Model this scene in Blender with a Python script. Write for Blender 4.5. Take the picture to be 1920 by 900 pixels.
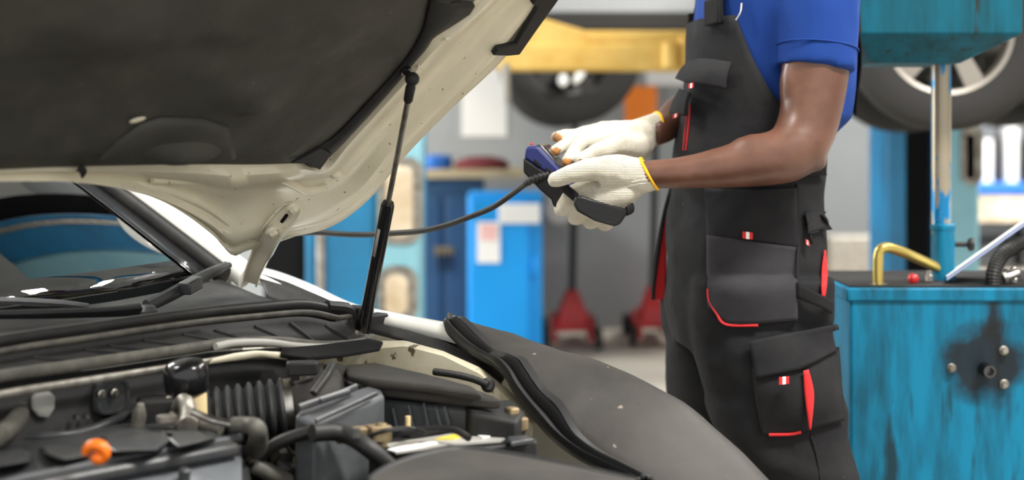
import bpy, bmesh, math, random
from mathutils import Vector as V, Matrix, noise
from mathutils.bvhtree import BVHTree
random.seed(7)
PI = math.pi
for o in list(bpy.data.objects): bpy.data.objects.remove(o)
SC = bpy.context.scene
COL = SC.collection

# ------------------------------------------------------------------ camera, world, lights, exposure
F, ZC, HY = 2667.0, 1.17, 260.0            # focal length in pixels, camera height, horizon row (1920x900 frame)
cam_d = bpy.data.cameras.new('camera'); cam = bpy.data.objects.new('camera', cam_d); COL.objects.link(cam)
cam.location = (0, 0, ZC); cam.rotation_euler = (PI/2, 0, 0)
cam_d.sensor_width = 36; cam_d.lens = 36*F/1920; cam_d.shift_y = -(450-HY)/1920
cam_d.clip_start = .05; cam_d.clip_end = 200
cam_d.dof.use_dof = True; cam_d.dof.focus_distance = 2.42; cam_d.dof.aperture_fstop = 2.1
SC.camera = cam
SC.view_settings.view_transform = 'Standard'; SC.view_settings.look = 'None'
SC.view_settings.gamma = 1; SC.view_settings.use_curve_mapping = False
SC.view_settings.exposure = 0.4
SC.cycles.use_denoising = True
SC.cycles.max_bounces = 8

world = bpy.data.worlds.new('overcast_sky'); SC.world = world; world.use_nodes = True
bg = world.node_tree.nodes['Background']; bg.inputs[0].default_value = (1, .99, .97, 1); bg.inputs[1].default_value = 1.05

def area(name, loc, size, power, rot=(0, 0, 0), color=(1, 1, 1)):
    l = bpy.data.lights.new(name, 'AREA'); l.shape = 'RECTANGLE'; l.size, l.size_y = size; l.energy = power; l.color = color
    o = bpy.data.objects.new(name, l); COL.objects.link(o); o.location = loc; o.rotation_euler = rot
    return o
area('added_side_fill', (-8.6, 6.2, 1.5), (4.4, 1.7), 420, rot=(0, -PI/2, 0))  # added fill light that brightens the back wall; the window is invented
area('ceiling_lamp', (1.9, .9, 4.45), (1.8, .5), 290, color=(1, .97, .92))
area('ceiling_lamp', (-2.6, 1.8, 4.45), (1.8, .5), 120, color=(1, .97, .92))
area('ceiling_lamp', (3.1, 4.5, 4.45), (1.8, .5), 210, color=(1, .97, .92))
area('ceiling_lamp', (4.0, 6.6, 4.45), (2.2, .5), 330, color=(1, .98, .95))
area('ceiling_lamp', (4.2, 8.6, 4.45), (2.6, .5), 320, color=(1, .98, .95))
area('ceiling_lamp', (-5.0, 6.4, 4.45), (1.8, .5), 420, color=(1, .98, .95))
area('ceiling_lamp', (4.6, 3.6, 4.45), (1.8, .5), 80, color=(1, .98, .95))
area('ceiling_lamp', (3.6, 12.0, 4.45), (2.6, .5), 380, color=(1, .98, .95))

# ------------------------------------------------------------------ pixel rays -> points in the place
S0 = (-.258, 2.5); CW = (.791, -.611); CU = (.611, .791)   # foot of the gas strut; the car's forward and far-side directions
def P(px, py, d): return V(((px-960)*d/F, d, ZC-(py-HY)*d/F))
def CAR(a, b, z): return V((S0[0]+a*CU[0]+b*CW[0], S0[1]+a*CU[1]+b*CW[1], z))
def AB(p):
    dx, dy = p[0]-S0[0], p[1]-S0[1]; return dx*CU[0]+dy*CU[1], dx*CW[0]+dy*CW[1]
def PA(px, py, a):
    k = (px-960)/F; return P(px, py, (a+S0[0]*CU[0]+S0[1]*CU[1])/(k*CU[0]+CU[1]))
def PB(px, py, b):
    k = (px-960)/F; return P(px, py, (b+S0[0]*CW[0]+S0[1]*CW[1])/(k*CW[0]+CW[1]))
def PZ(px, py, z): return P(px, py, (ZC-z)*F/(py-HY))
CAMP = V((0, 0, ZC))
def PPL(px, py, p0, n):
    D = V(((px-960)/F, 1, -(py-HY)/F)); return CAMP+D*((p0-CAMP).dot(n)/D.dot(n))
TH = math.atan(.815)
HS = V((CW[0]*math.cos(TH), CW[1]*math.cos(TH), math.sin(TH)))       # up along the open hood
HN = V((-CW[0]*math.sin(TH), -CW[1]*math.sin(TH), math.cos(TH)))     # out of the hood
HU = V((CU[0], CU[1], 0)); H0 = CAR(0, 0, 1.088)
def PH(px, py, n=0): return PPL(px, py, H0+HN*n, HN)
def HAS(p): q = p-H0; return q.dot(HU), q.dot(HS)
def HP(a, s, n=0): return H0+HU*a+HS*s+HN*n

# ------------------------------------------------------------------ materials
def lin(c):
    f = lambda v: (v/255/12.92) if v/255 <= .04045 else ((v/255+.055)/1.055)**2.4
    return (f(c[0]), f(c[1]), f(c[2]), 1)
def mat(name, rgb, rough=.5, metal=0, spec=.5, var=None, bump=None, coat=0, sheen=0, stretch=None, ramp=(.4, .65), wave=None, dots=None):
    m = bpy.data.materials.new(name); m.use_nodes = True; nt = m.node_tree; N = nt.nodes; L = nt.links
    p = N['Principled BSDF']
    p.inputs['Base Color'].default_value = lin(rgb); p.inputs['Roughness'].default_value = rough
    p.inputs['Metallic'].default_value = metal; p.inputs['Specular IOR Level'].default_value = spec
    p.inputs['Coat Weight'].default_value = coat; p.inputs['Coat Roughness'].default_value = .08
    if sheen: p.inputs['Sheen Weight'].default_value = sheen
    tc = N.new('ShaderNodeTexCoord'); mp = N.new('ShaderNodeMapping'); L.new(tc.outputs['Object'], mp.inputs[0])
    if stretch: mp.inputs['Scale'].default_value = stretch
    col = None
    if var:
        rgb2, scale = var[0], var[1]
        nz = N.new('ShaderNodeTexNoise'); nz.inputs['Scale'].default_value = scale; nz.inputs['Detail'].default_value = 6
        nz.inputs['Roughness'].default_value = .62
        L.new(mp.outputs[0], nz.inputs['Vector'])
        cr = N.new('ShaderNodeValToRGB'); cr.color_ramp.elements[0].position, cr.color_ramp.elements[1].position = ramp
        cr.color_ramp.elements[0].color = lin(rgb); cr.color_ramp.elements[1].color = lin(rgb2)
        L.new(nz.outputs['Fac'], cr.inputs[0]); col = cr.outputs[0]
    if dots:                                                        # scattered small specks of another colour
        vz = N.new('ShaderNodeTexNoise'); vz.inputs['Scale'].default_value = dots[1]; vz.inputs['Detail'].default_value = 3
        L.new((mp if len(dots) > 3 else tc).outputs[0 if len(dots) > 3 else 'Object'], vz.inputs['Vector'])
        c2 = N.new('ShaderNodeValToRGB'); c2.color_ramp.elements[0].position = dots[2]; c2.color_ramp.elements[1].position = dots[2]+(dots[3] if len(dots) > 3 else .04)
        L.new(vz.outputs['Fac'], c2.inputs[0])
        mx = N.new('ShaderNodeMix'); mx.data_type = 'RGBA'
        L.new(c2.outputs[0], mx.inputs[0]); mx.inputs[7].default_value = lin(dots[0])
        if col: L.new(col, mx.inputs[6])
        else: mx.inputs[6].default_value = lin(rgb)
        col = mx.outputs[2]
    if col: L.new(col, p.inputs['Base Color'])
    if bump or wave:
        b = N.new('ShaderNodeBump')
        if bump:
            n2 = N.new('ShaderNodeTexNoise'); n2.inputs['Scale'].default_value = bump[0]; n2.inputs['Detail'].default_value = 5
            L.new(mp.outputs[0], n2.inputs['Vector']); L.new(n2.outputs['Fac'], b.inputs['Height'])
            b.inputs['Strength'].default_value = bump[1]
        else:
            wv = N.new('ShaderNodeTexWave'); wv.bands_direction = wave[2]; wv.inputs['Scale'].default_value = wave[0]
            wv.inputs['Distortion'].default_value = 1.2; wv.inputs['Detail'].default_value = 2; wv.inputs['Detail Scale'].default_value = 3
            L.new(tc.outputs['Object'], wv.inputs['Vector']); L.new(wv.outputs['Fac'], b.inputs['Height'])
            b.inputs['Strength'].default_value = wave[1]
        b.inputs['Distance'].default_value = .004
        L.new(b.outputs[0], p.inputs['Normal'])
    return m
M = {}
M['floor'] = mat('floor_concrete', (176, 170, 158), .45, var=((150, 142, 128), 1.3), bump=(40, .1))
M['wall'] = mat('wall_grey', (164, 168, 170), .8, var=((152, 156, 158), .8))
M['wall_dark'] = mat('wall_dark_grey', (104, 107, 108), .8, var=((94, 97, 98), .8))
M['ceil'] = mat('ceiling_white', (200, 200, 196), .8)
M['cream'] = mat('cream_paint', (226, 219, 196), .3, coat=.3, var=((214, 206, 182), 5), dots=((120, 106, 84), 85, .70))
M['white'] = mat('white_paint', (232, 232, 226), .25, coat=.6)
M['pad'] = mat('hood_liner_felt', (58, 57, 53), .6, spec=.3, var=((76, 74, 68), 7), ramp=(.45, .8), bump=(60, .25), dots=((120, 116, 104), 130, .73))
M['plastic'] = mat('black_plastic', (54, 56, 58), .38, spec=.5, var=((67, 67, 67), 20), bump=(220, .08))
M['plastic_lit'] = mat('lit_black_plastic', (82, 84, 87), .5, spec=.4, var=((72, 74, 77), 20))  # black plastic with the light on its faces put into the colour
M['plastic_lit_front'] = mat('lit_front_plastic', (98, 102, 106), .5, spec=.4, var=((88, 91, 95), 20))  # same black plastic, front faces painted brighter as if catching light
M['plastic_lid'] = mat('dusty_plastic', (46, 44, 42), .65, spec=.25, var=((58, 55, 51), 14))
M['cream_dirty'] = mat('grimy_cream_paint', (220, 212, 188), .4, var=((198, 188, 160), 9), dots=((96, 82, 62), 34, .64))
M['plastic_dk'] = mat('black_plastic_matt', (28, 28, 29), .6, spec=.3, var=((40, 39, 38), 14))
M['plastic_gl'] = mat('black_plastic_gloss', (24, 24, 26), .18, spec=.5)
M['rubber'] = mat('black_rubber', (28, 28, 28), .5, spec=.35, var=((40, 39, 37), 25))
M['hose'] = mat('grey_dusty_hose', (72, 70, 65), .6, var=((98, 95, 86), 30))
M['steel'] = mat('steel', (190, 188, 182), .28, metal=1, var=((140, 136, 128), 40))
M['steel_dk'] = mat('dark_steel', (90, 90, 92), .25, metal=1)
M['alu'] = mat('cast_aluminium', (170, 166, 158), .5, metal=.8, var=((120, 114, 104), 30))
M['brass_dirty'] = mat('corroded_terminal', (150, 132, 100), .6, metal=.4, var=((88, 74, 56), 50))
M['mat'] = mat('fender_mat_vinyl', (63, 60, 57), .6, spec=.28, var=((50, 48, 46), 6), bump=(11, .5), dots=((130, 124, 114), 60, .72))
M['mat_edge'] = mat('mat_edge_black', (42, 42, 43), .5, spec=.4, bump=(60, .1))
M['orange'] = mat('orange_plastic', (250, 120, 20), .35)
M['navy'] = mat('scanner_blue', (22, 32, 88), .42, spec=.35)
M['scanner_black'] = mat('scanner_black', (17, 17, 18), .6, spec=.22, bump=(200, .08))
M['black_leather'] = mat('black_leather', (16, 16, 18), .42, spec=.28, bump=(260, .15))
M['glove'] = mat('knitted_cotton', (214, 208, 193), .95, spec=.1, var=((192, 185, 168), 22), wave=(105, .55, 'Z'))
M['glove_dirt'] = mat('soiled_cotton', (190, 130, 70), .95, spec=.1, var=((120, 100, 84), 60), wave=(170, .3, 'Z'))
M['yellow_hem'] = mat('yellow_hem', (240, 180, 30), .9)
M['skin'] = mat('skin', (88, 57, 44), .36, spec=.5, var=((106, 72, 57), 11), bump=(70, .08))
M['skin'].node_tree.nodes['Principled BSDF'].inputs['Subsurface Weight'].default_value = .06
M['skin'].node_tree.nodes['Principled BSDF'].inputs['Subsurface Radius'].default_value = (.012, .005, .003)
M['hair'] = mat('black_hair', (22, 19, 18), .8, bump=(200, .6))
M['eye'] = mat('eye_white', (225, 220, 212), .2)
M['iris'] = mat('dark_iris', (34, 22, 16), .15)
M['shirt'] = mat('blue_jersey', (27, 58, 126), .85, spec=.15, bump=(9, .35))
M['denim'] = mat('black_workwear', (34, 34, 36), .9, spec=.12, var=((41, 41, 42), 12), bump=(12, 1.0), dots=((120, 118, 112), 150, .76))
M['denim_grey'] = mat('charcoal_workwear', (48, 47, 51), .85, spec=.18, var=((55, 54, 57), 12), bump=(10, .6), dots=((128, 126, 120), 150, .77))
M['denim_blk'] = mat('black_webbing', (24, 24, 25), .85, spec=.2, bump=(120, .3))
M['red'] = mat('red_fabric', (200, 32, 36), .8)
M['red_paint'] = mat('red_paint', (196, 30, 34), .35, var=((150, 26, 28), 6))
M['white_cloth'] = mat('white_cloth', (235, 232, 228), .8)
M['teal_drain'] = mat('worn_teal_paint', (0, 114, 150), .55, spec=.25, stretch=(7, 7, 1.3), var=((2, 66, 86), 2.6), ramp=(.40, .70), dots=((14, 50, 62), 4.0, .58, .14))
M['teal_dark'] = mat('worn_dark_teal_paint', (0, 86, 106), .6, spec=.2, stretch=(8, 8, 1.0), var=((6, 50, 56), 2.6), ramp=(.42, .74), dots=((34, 40, 34), 5, .64, .06))
M['teal_col'] = mat('lift_blue_paint', (20, 122, 172), .45, var=((28, 104, 146), 3))
M['teal_lt'] = mat('lift_pale_teal_paint', (142, 194, 208), .5, var=((124, 180, 198), 3))
M['slot'] = mat('cream_guide_block', (222, 206, 182), .6, var=((190, 170, 140), 6))
M['cab_blue'] = mat('bright_blue_paint', (0, 150, 232), .4)
M['cab_shade'] = mat('shaded_blue_paint', (36, 74, 108), .5)  # side of the blue cabinet, its shade put into the colour
M['wood'] = mat('wooden_top', (188, 170, 134), .6, var=((160, 140, 104), 5), stretch=(1, 8, 8))
M['yellow'] = mat('yellow_paint', (218, 182, 98), .5, var=((194, 152, 64), 4))
M['tyre'] = mat('tyre_rubber', (48, 47, 46), .75, spec=.25, bump=(50, .15))
M['rim_dark'] = mat('dark_rim', (40, 38, 37), .6)
M['rim'] = mat('alloy_rim', (150, 144, 136), .4, metal=.6)
M['car_grey'] = mat('grey_car_paint', (150, 152, 154), .3, coat=.4)
M['under'] = mat('underbody', (44, 42, 40), .8)
M['pole'] = mat('chipped_pole_paint', (150, 140, 120), .32, metal=.45, stretch=(16, 16, 3.2), var=((10, 116, 168), 2.0), ramp=(.53, .56))
M['brass'] = mat('brass_tube', (190, 168, 92), .3, metal=.7)
M['paper'] = mat('white_paper', (240, 240, 238), .8)
M['board'] = mat('grey_blue_board', (150, 164, 200), .5)
M['orange_sign'] = mat('orange_sign', (255, 140, 44), .6)
M['label_pink'] = mat('pink_label', (238, 190, 186), .6)
M['label_yel'] = mat('yellow_label', (226, 204, 84), .5)
M['silver_label'] = mat('silver_label', (168, 166, 160), .4)
M['dark'] = mat('dark_void', (26, 26, 27), .9, spec=.1)
M['grey_plug'] = mat('grey_felt_plug', (150, 150, 144), .9)
M['beige_plastic'] = mat('beige_plastic', (222, 200, 150), .5)
M['blue_item'] = mat('blue_plastic', (40, 110, 200), .4)
M['maroon'] = mat('maroon_cloth', (110, 44, 48), .8)
# oil stain soaked round the outlet of the drain tank
def stain(base, name, spots, rgb):
    m = M[base].copy(); m.name = name; nt = m.node_tree; N = nt.nodes; L = nt.links; p = N['Principled BSDF']
    src = p.inputs['Base Color'].links[0].from_socket
    tc = N.new('ShaderNodeTexCoord'); nz = N.new('ShaderNodeTexNoise'); nz.inputs['Scale'].default_value = 22; nz.inputs['Detail'].default_value = 6
    L.new(tc.outputs['Object'], nz.inputs['Vector'])
    for c, sc, r, soft in spots:
        mp = N.new('ShaderNodeMapping'); mp.vector_type = 'POINT'; mp.inputs['Scale'].default_value = sc
        mp.inputs['Location'].default_value = [-a*b for a, b in zip(c, sc)]
        L.new(tc.outputs['Object'], mp.inputs[0])
        ln = N.new('ShaderNodeVectorMath'); ln.operation = 'LENGTH'; L.new(mp.outputs[0], ln.inputs[0])
        ad = N.new('ShaderNodeMath'); ad.operation = 'MULTIPLY_ADD'; L.new(nz.outputs['Fac'], ad.inputs[0]); ad.inputs[1].default_value = .075; L.new(ln.outputs['Value'], ad.inputs[2])
        mr = N.new('ShaderNodeMapRange'); mr.inputs['From Min'].default_value = r-soft+.037; mr.inputs['From Max'].default_value = r+.037
        mr.inputs['To Min'].default_value = .93; mr.inputs['To Max'].default_value = 0; L.new(ad.outputs[0], mr.inputs['Value'])
        mx = N.new('ShaderNodeMix'); mx.data_type = 'RGBA'; L.new(mr.outputs[0], mx.inputs[0]); L.new(src, mx.inputs[6]); mx.inputs[7].default_value = lin(rgb); src = mx.outputs[2]
    L.new(src, p.inputs['Base Color']); M[name] = m
# windscreen: a tinted pane that reflects by Fresnel
g = bpy.data.materials.new('windscreen_glass'); g.use_nodes = True; nt = g.node_tree; nt.nodes.clear()
o_ = nt.nodes.new('ShaderNodeOutputMaterial'); mx = nt.nodes.new('ShaderNodeMixShader'); tr = nt.nodes.new('ShaderNodeBsdfTransparent')
gl = nt.nodes.new('ShaderNodeBsdfGlossy'); fr = nt.nodes.new('ShaderNodeFresnel'); fr.inputs[0].default_value = 1.85
tr.inputs[0].default_value = (.5, .58, .56, 1); gl.inputs['Roughness'].default_value = .01
nt.links.new(fr.outputs[0], mx.inputs[0]); nt.links.new(tr.outputs[0], mx.inputs[1]); nt.links.new(gl.outputs[0], mx.inputs[2]); nt.links.new(mx.outputs[0], o_.inputs[0])
M['glass'] = g

# ------------------------------------------------------------------ mesh helpers
def cr(pts, n):                                                     # smooth curve through points, n samples
    pts = [V(p) for p in pts]
    if len(pts) == 2: return [pts[0].lerp(pts[1], i/(n-1)) for i in range(n)]
    cl = [0]
    for i in range(1, len(pts)): cl.append(cl[-1]+max((pts[i]-pts[i-1]).length, 1e-6))
    out = []
    ext = [pts[0]*2-pts[1]]+pts+[pts[-1]*2-pts[-2]]
    for k in range(n):
        s = cl[-1]*k/(n-1); i = 0
        while i < len(pts)-2 and s > cl[i+1]: i += 1
        t = (s-cl[i])/(cl[i+1]-cl[i]); p0, p1, p2, p3 = ext[i:i+4]
        out.append(.5*((2*p1)+(p2-p0)*t+(2*p0-5*p1+4*p2-p3)*t*t+(3*p1-p0-3*p2+p3)*t**3))
    return out
def crs(vals, n): return [p[0] for p in cr1(vals, n)]
def cr1(vals, n):
    m = len(vals)
    out = []
    for k in range(n):
        x = (m-1)*k/(n-1); i = min(int(x), m-2); t = x-i
        out.append((vals[i]*(1-t)+vals[i+1]*t,))
    return out
def lin_res(pts, n):                                                # n samples along a polyline (by index)
    m = len(pts); out = []
    for k in range(n):
        x = (m-1)*k/(n-1); i = min(int(x), m-2); out.append(pts[i].lerp(pts[i+1], x-i))
    return out
class MB:
    def __init__(s): s.v = []; s.f = []; s.mi = []; s.cur = 0
    def add(s, vs, fs):
        o = len(s.v); s.v += [V(p) for p in vs]; s.f += [tuple(i+o for i in f) for f in fs]; s.mi += [s.cur]*len(fs); return s
    def box(s, c, size, rot=None, taper=1):
        hx, hy, hz = [k/2 for k in size]; R = rot or Matrix.Identity(3); c = V(c)
        vs = [c+R@V((x*hx*(taper if z < 0 else 1), y*hy*(taper if z < 0 else 1), z*hz)) for z in (-1, 1) for y in (-1, 1) for x in (-1, 1)]
        return s.add(vs, [(0, 2, 3, 1), (4, 5, 7, 6), (0, 1, 5, 4), (2, 6, 7, 3), (0, 4, 6, 2), (1, 3, 7, 5)])
    def loft(s, rings, closed=True, caps=True):
        n = len(rings[0]); vs = [p for r in rings for p in r]; fs = []
        for i in range(len(rings)-1):
            for j in range(n if closed else n-1):
                k = (j+1) % n; fs.append((i*n+j, i*n+k, (i+1)*n+k, (i+1)*n+j))
        if caps and closed: fs += [tuple(range(n-1, -1, -1)), tuple(range((len(rings)-1)*n, len(rings)*n))]
        return s.add(vs, fs)
    def grid(s, rows): return s.loft(rows, closed=False, caps=False)
    def tube(s, pts, r, seg=12, n=None, caps=True, flat=None, ref=None):
        pts = cr(pts, n) if n else [V(p) for p in pts]
        m = len(pts); rr = r if isinstance(r, (list, tuple)) else [r]*m
        if len(rr) != m: rr = crs(list(rr), m)
        rings = []; up = ref
        for i, p in enumerate(pts):
            t = (pts[min(i+1, m-1)]-pts[max(i-1, 0)]).normalized()
            if up is None: up = V((0, 0, 1)) if abs(t.z) < .9 else V((0, 1, 0))
            x = (up-t*up.dot(t)).normalized(); up = x; y = t.cross(x)
            fy = flat or 1
            rings.append([p+x*(math.cos(q)*rr[i])+y*(math.sin(q)*rr[i]*fy) for q in [2*PI*k/seg for k in range(seg)]])
        return s.loft(rings, True, caps)
    def lathe(s, prof, o, ax, seg=24, caps=True):
        ax = V(ax).normalized(); o = V(o)
        x = ax.orthogonal().normalized(); y = ax.cross(x)
        return s.loft([[o+ax*h+(x*math.cos(2*PI*k/seg)+y*math.sin(2*PI*k/seg))*max(r, 1e-4) for k in range(seg)] for r, h in prof], True, caps)
    def ball(s, c, r, seg=16, sc=(1, 1, 1), R=None):
        c = V(c); R = R or Matrix.Identity(3); rings = []
        for i in range(1, seg//2):
            t = PI*i/(seg//2)
            rings.append([c+R@V((r*sc[0]*math.sin(t)*math.cos(2*PI*k/seg), r*sc[1]*math.sin(t)*math.sin(2*PI*k/seg), -r*sc[2]*math.cos(t))) for k in range(seg)])
        return s.loft(rings, True, True)
    def prism(s, top, bot):                                         # two matching loops
        n = len(top); vs = [V(p) for p in bot]+[V(p) for p in top]
        fs = [tuple(range(n-1, -1, -1)), tuple(range(n, 2*n))]+[(j, (j+1) % n, n+(j+1) % n, n+j) for j in range(n)]
        return s.add(vs, fs)
    def slab(s, loop, off):
        off = V(off); return s.prism([V(p) for p in loop], [V(p)+off for p in loop])
    def build(s, name, m, parent=None, smooth=30, bevel=0, solid=0, seg=2, sub=0, org=None):
        me = bpy.data.meshes.new(name); root = parent
        while root is not None and root.parent is not None: root = root.parent
        o0 = root.location if root is not None else V(org or (0, 0, 0))
        me.from_pydata([p-o0 for p in s.v], [], s.f); me.validate(); me.update()
        bm = bmesh.new(); bm.from_mesh(me)
        bmesh.ops.recalc_face_normals(bm, faces=bm.faces); bm.to_mesh(me); bm.free()
        for x in (m if isinstance(m, (list, tuple)) else [m]): me.materials.append(M[x])
        if any(s.mi): 
            for p, i in zip(me.polygons, s.mi): p.material_index = i
        ob = bpy.data.objects.new(name, me); COL.objects.link(ob)
        if parent is not None: ob.parent = parent
        else: ob.location = o0
        if smooth: me.shade_smooth(); me.set_sharp_from_angle(angle=math.radians(smooth))
        if solid:
            q = ob.modifiers.new('s', 'SOLIDIFY'); q.thickness = solid; q.offset = 0
        if bevel:
            q = ob.modifiers.new('b', 'BEVEL'); q.width = bevel; q.segments = seg; q.limit_method = 'ANGLE'; q.angle_limit = math.radians(35)
        if sub:
            q = ob.modifiers.new('u', 'SUBSURF'); q.levels = sub; q.render_levels = sub
        return ob
def thing(name, label, cat, loc, group=None):
    o = bpy.data.objects.new(name, None); COL.objects.link(o); o.location = V(loc); o.empty_display_size = .1
    return tag(o, label, cat, group)
def tag(o, label, cat, group=None):
    o['label'] = label; o['category'] = cat
    if group: o['group'] = group
    return o
def struct(o): o['kind'] = 'structure'; return o
def lab(o, t): o['label'] = t; return o
def RZ(a): return Matrix.Rotation(a, 3, 'Z')
def frame(x, z):                                                    # rotation whose X axis is x and whose Z axis is close to z
    x = V(x).normalized(); y = V(z).cross(x).normalized(); z = x.cross(y)
    return Matrix((x, y, z)).transposed()
def fuse(o, voxel, smooth=4, fac=.5):                               # one continuous surface out of overlapping volumes
    q = o.modifiers.new('r', 'REMESH'); q.mode = 'VOXEL'; q.voxel_size = voxel; q.use_smooth_shade = True
    q = o.modifiers.new('m', 'SMOOTH'); q.iterations = smooth; q.factor = fac
    dg = bpy.context.evaluated_depsgraph_get(); dg.update()
    me = bpy.data.meshes.new_from_object(o.evaluated_get(dg)); o.modifiers.clear()
    old = o.data; o.data = me; bpy.data.meshes.remove(old); me.name = o.name
    me.shade_smooth()
    return o
def wrinkle(o, amp, sc, off=0):
    me = o.data; me.update()
    ns = [v.normal.copy() for v in me.vertices]
    for v, n in zip(me.vertices, ns):
        p = v.co
        q = V((p.x*sc[0]+off, p.y*sc[1], p.z*sc[2]))
        h = noise.noise(q)+.5*noise.noise(q*2.1)
        v.co = p+n*(amp*h)
    me.update()
def bvh_of(objs):
    vs, fs = [], []
    for o in objs:
        k = len(vs); r = o
        off = V((0, 0, 0))
        while r is not None: off = off+r.location; r = r.parent
        vs += [v.co+off for v in o.data.vertices]; fs += [tuple(i+k for i in p.vertices) for p in o.data.polygons]
    return BVHTree.FromPolygons(vs, fs)
def hit(bvh, px, py, dflt):
    D = V(((px-960)/F, 1, -(py-HY)/F)).normalized()
    r = bvh.ray_cast(CAMP, D)
    if r[0] is not None and r[0].y < dflt+.3: return r[0], r[1]
    q = bvh.find_nearest(P(px, py, dflt)); return q[0], q[1]
def patch(bvh, edges, nu, nv, off, dflt):                           # sheet sewn onto a surface: edges = (top, bottom) polylines in pixels
    top = lin_res([V((x, y, 0)) for x, y in edges[0]], nu); bot = lin_res([V((x, y, 0)) for x, y in edges[1]], nu)
    rows = []; 
    for j in range(nv):
        t = j/(nv-1); row = []
        for i in range(nu):
            q = top[i].lerp(bot[i], t); p, n = hit(bvh, q.x, q.y, dflt)
            if n.y > 0: n = -n
            o = off if not callable(off) else off(i/(nu-1), t)
            row.append(p+(n*.6+V((0, -.4, 0)))*o)
        rows.append(row)
    # soften small jumps
    for _ in range(2):
        rows = [[rows[j][i] if i in (0, nu-1) or j in (0, nv-1) else (rows[j][i]*2+rows[j-1][i]+rows[j+1][i]+rows[j][i-1]+rows[j][i+1])/6 for i in range(nu)] for j in range(nv)]
    return MB().grid(rows)

# ------------------------------------------------------------------ the building
def plane_box(name, lo, hi, m):
    c = [(a+b)/2 for a, b in zip(lo, hi)]; s = [b-a for a, b in zip(lo, hi)]
    return struct(MB().box((0, 0, 0), s).build(name, m, smooth=0, org=None) if False else MB().box(c, s).build(name, m, smooth=0))
plane_box('floor', (-9, -3, -.1), (9, 15, 0), 'floor')
plane_box('ceiling', (-9, -1.5, 4.6), (9, 15, 4.75), 'ceil')
plane_box('wall_back', (-9, 8.75, 0), (1.35, 8.95, 4.6), 'wall')
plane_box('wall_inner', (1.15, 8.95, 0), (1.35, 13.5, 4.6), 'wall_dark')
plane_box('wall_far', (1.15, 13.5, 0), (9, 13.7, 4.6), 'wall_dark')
plane_box('wall_left', (-9, -1.5, 0), (-8.8, 8.75, 4.6), 'wall')
plane_box('wall_right', (8.8, -1.5, 0), (9, 15, 4.6), 'wall')
# added window frame round the fill light on the left wall
wf = MB()
for y in (3.9, 5.43, 6.97, 8.5): wf.box((-8.76, y, 1.5), (.08, .08, 1.8))
for z in (.6, 2.4): wf.box((-8.76, 6.2, z), (.08, 4.68, .08))
struct(wf.build('added_window_1', 'alu', smooth=0))
# ------------------------------------------------------------------ the white car with its hood open
car = thing('car', 'white car with its hood propped open, engine bay uncovered', 'car', CAR(-.68, -.2, 0))
def bl(name, m, parent, mb, **k): return mb.build(name, m, parent, **k)
AC = -.68                                                            # centre line of the car, in lateral metres
# --- hood
outer_px = [(-200, 338), (0, 338), (150, 341), (270, 364), (340, 396), (400, 440), (436, 478), (462, 470), (540, 446), (620, 425), (690, 375), (760, 292), (850, 200), (940, 115), (1030, 4), (1160, -150)]
inner_px = [(-200, 330), (0, 320), (150, 314), (240, 311), (320, 309), (390, 309), (460, 310), (510, 309), (555, 303), (600, 312), (640, 268), (690, 213), (745, 152), (795, 96), (880, 26), (960, -60)]
NP = 110
O = cr([PH(*p) for p in outer_px], NP); I = cr([PH(*p) for p in inner_px], NP)
prof = [(0, .010), (.07, .010), (.10, -.001), (.24, .001), (.30, .014), (.52, .018), (.66, .014), (.72, .001), (.80, -.004), (.87, .000), (.92, .008), (.97, .006), (1, .000)]
rows = []
for v, n in prof: rows.append([I[k].lerp(O[k], v)+HN*n for k in range(NP)])
hood = bl('hood', 'cream', car, MB().grid(rows).grid([[O[k]+HN*0 for k in range(NP)], [O[k]+HN*.006 for k in range(NP)], [O[k]+HN*.012-HU*.004 for k in range(NP)]]), smooth=60, solid=.002)
lab(hood, 'open cream white hood seen from below')
# outer skin of the hood over its whole width
ol = [HAS(p) for p in O]; ol = [q for q in ol]
ol = [q for q in ol if q[0] > AC]; amax = max(q[0] for q in ol)
half = ol+[(amax+.0, max(q[1] for q in ol)+.25), (-.02, .92), (-.30, 1.04), (AC, 1.08)]
loop = half+[(2*AC-a, s) for a, s in reversed(half[:-1])]
crown = lambda a: .03*(1-((a-AC)/.72)**2)
bl('outer_skin', 'white', hood, MB().prism([HP(a, s, .020+max(0, crown(a))) for a, s in loop], [HP(a, s, .013+max(0, crown(a))) for a, s in loop]), smooth=30)
# felt liner (Coons patch, dented)
bot = [PH(*p) for p in [(-200, 330), (0, 320), (150, 314), (350, 310), (480, 310), (545, 308), (592, 306)]]
bot = [HP(-1.34, HAS(bot[0])[1]-.04), HP(-1.1, HAS(bot[0])[1]-.015)]+bot[1:]
rgt = [PH(*p) for p in [(592, 306), (640, 262), (690, 207), (745, 148), (790, 92), (805, 40), (812, 0), (880, -90)]]
def pad_n(p):
    a, s = HAS(p); n = -.012
    for (qx, qy, w1, w2, h) in [(470, 165, .055, .035, .010), (215, 40, .07, .05, .012), (330, 265, .075, .028, .016), (480, 190, .03, .012, .008), (120, 180, .1, .08, -.006), (600, 120, .12, .1, -.006), (390, 90, .05, .03, -.005), (640, 60, .04, .05, .006)]:
        c = HAS(PH(qx, qy)); n -= 1.9*h*math.exp(-((a-c[0])/w1)**2-((s-c[1])/w2)**2)
    n -= .003*noise.noise(V((a*9, s*9, 0)))+.002*noise.noise(V((a*26, s*26, 3)))
    return n
NB, NR = 90, 60
B_ = cr(bot, NB); R_ = cr(rgt, NR); top_s = HAS(R_[-1])[1]
T_ = [HP(HAS(B_[0])[0]+(HAS(R_[-1])[0]-HAS(B_[0])[0])*i/(NB-1), top_s) for i in range(NB)]
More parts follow.
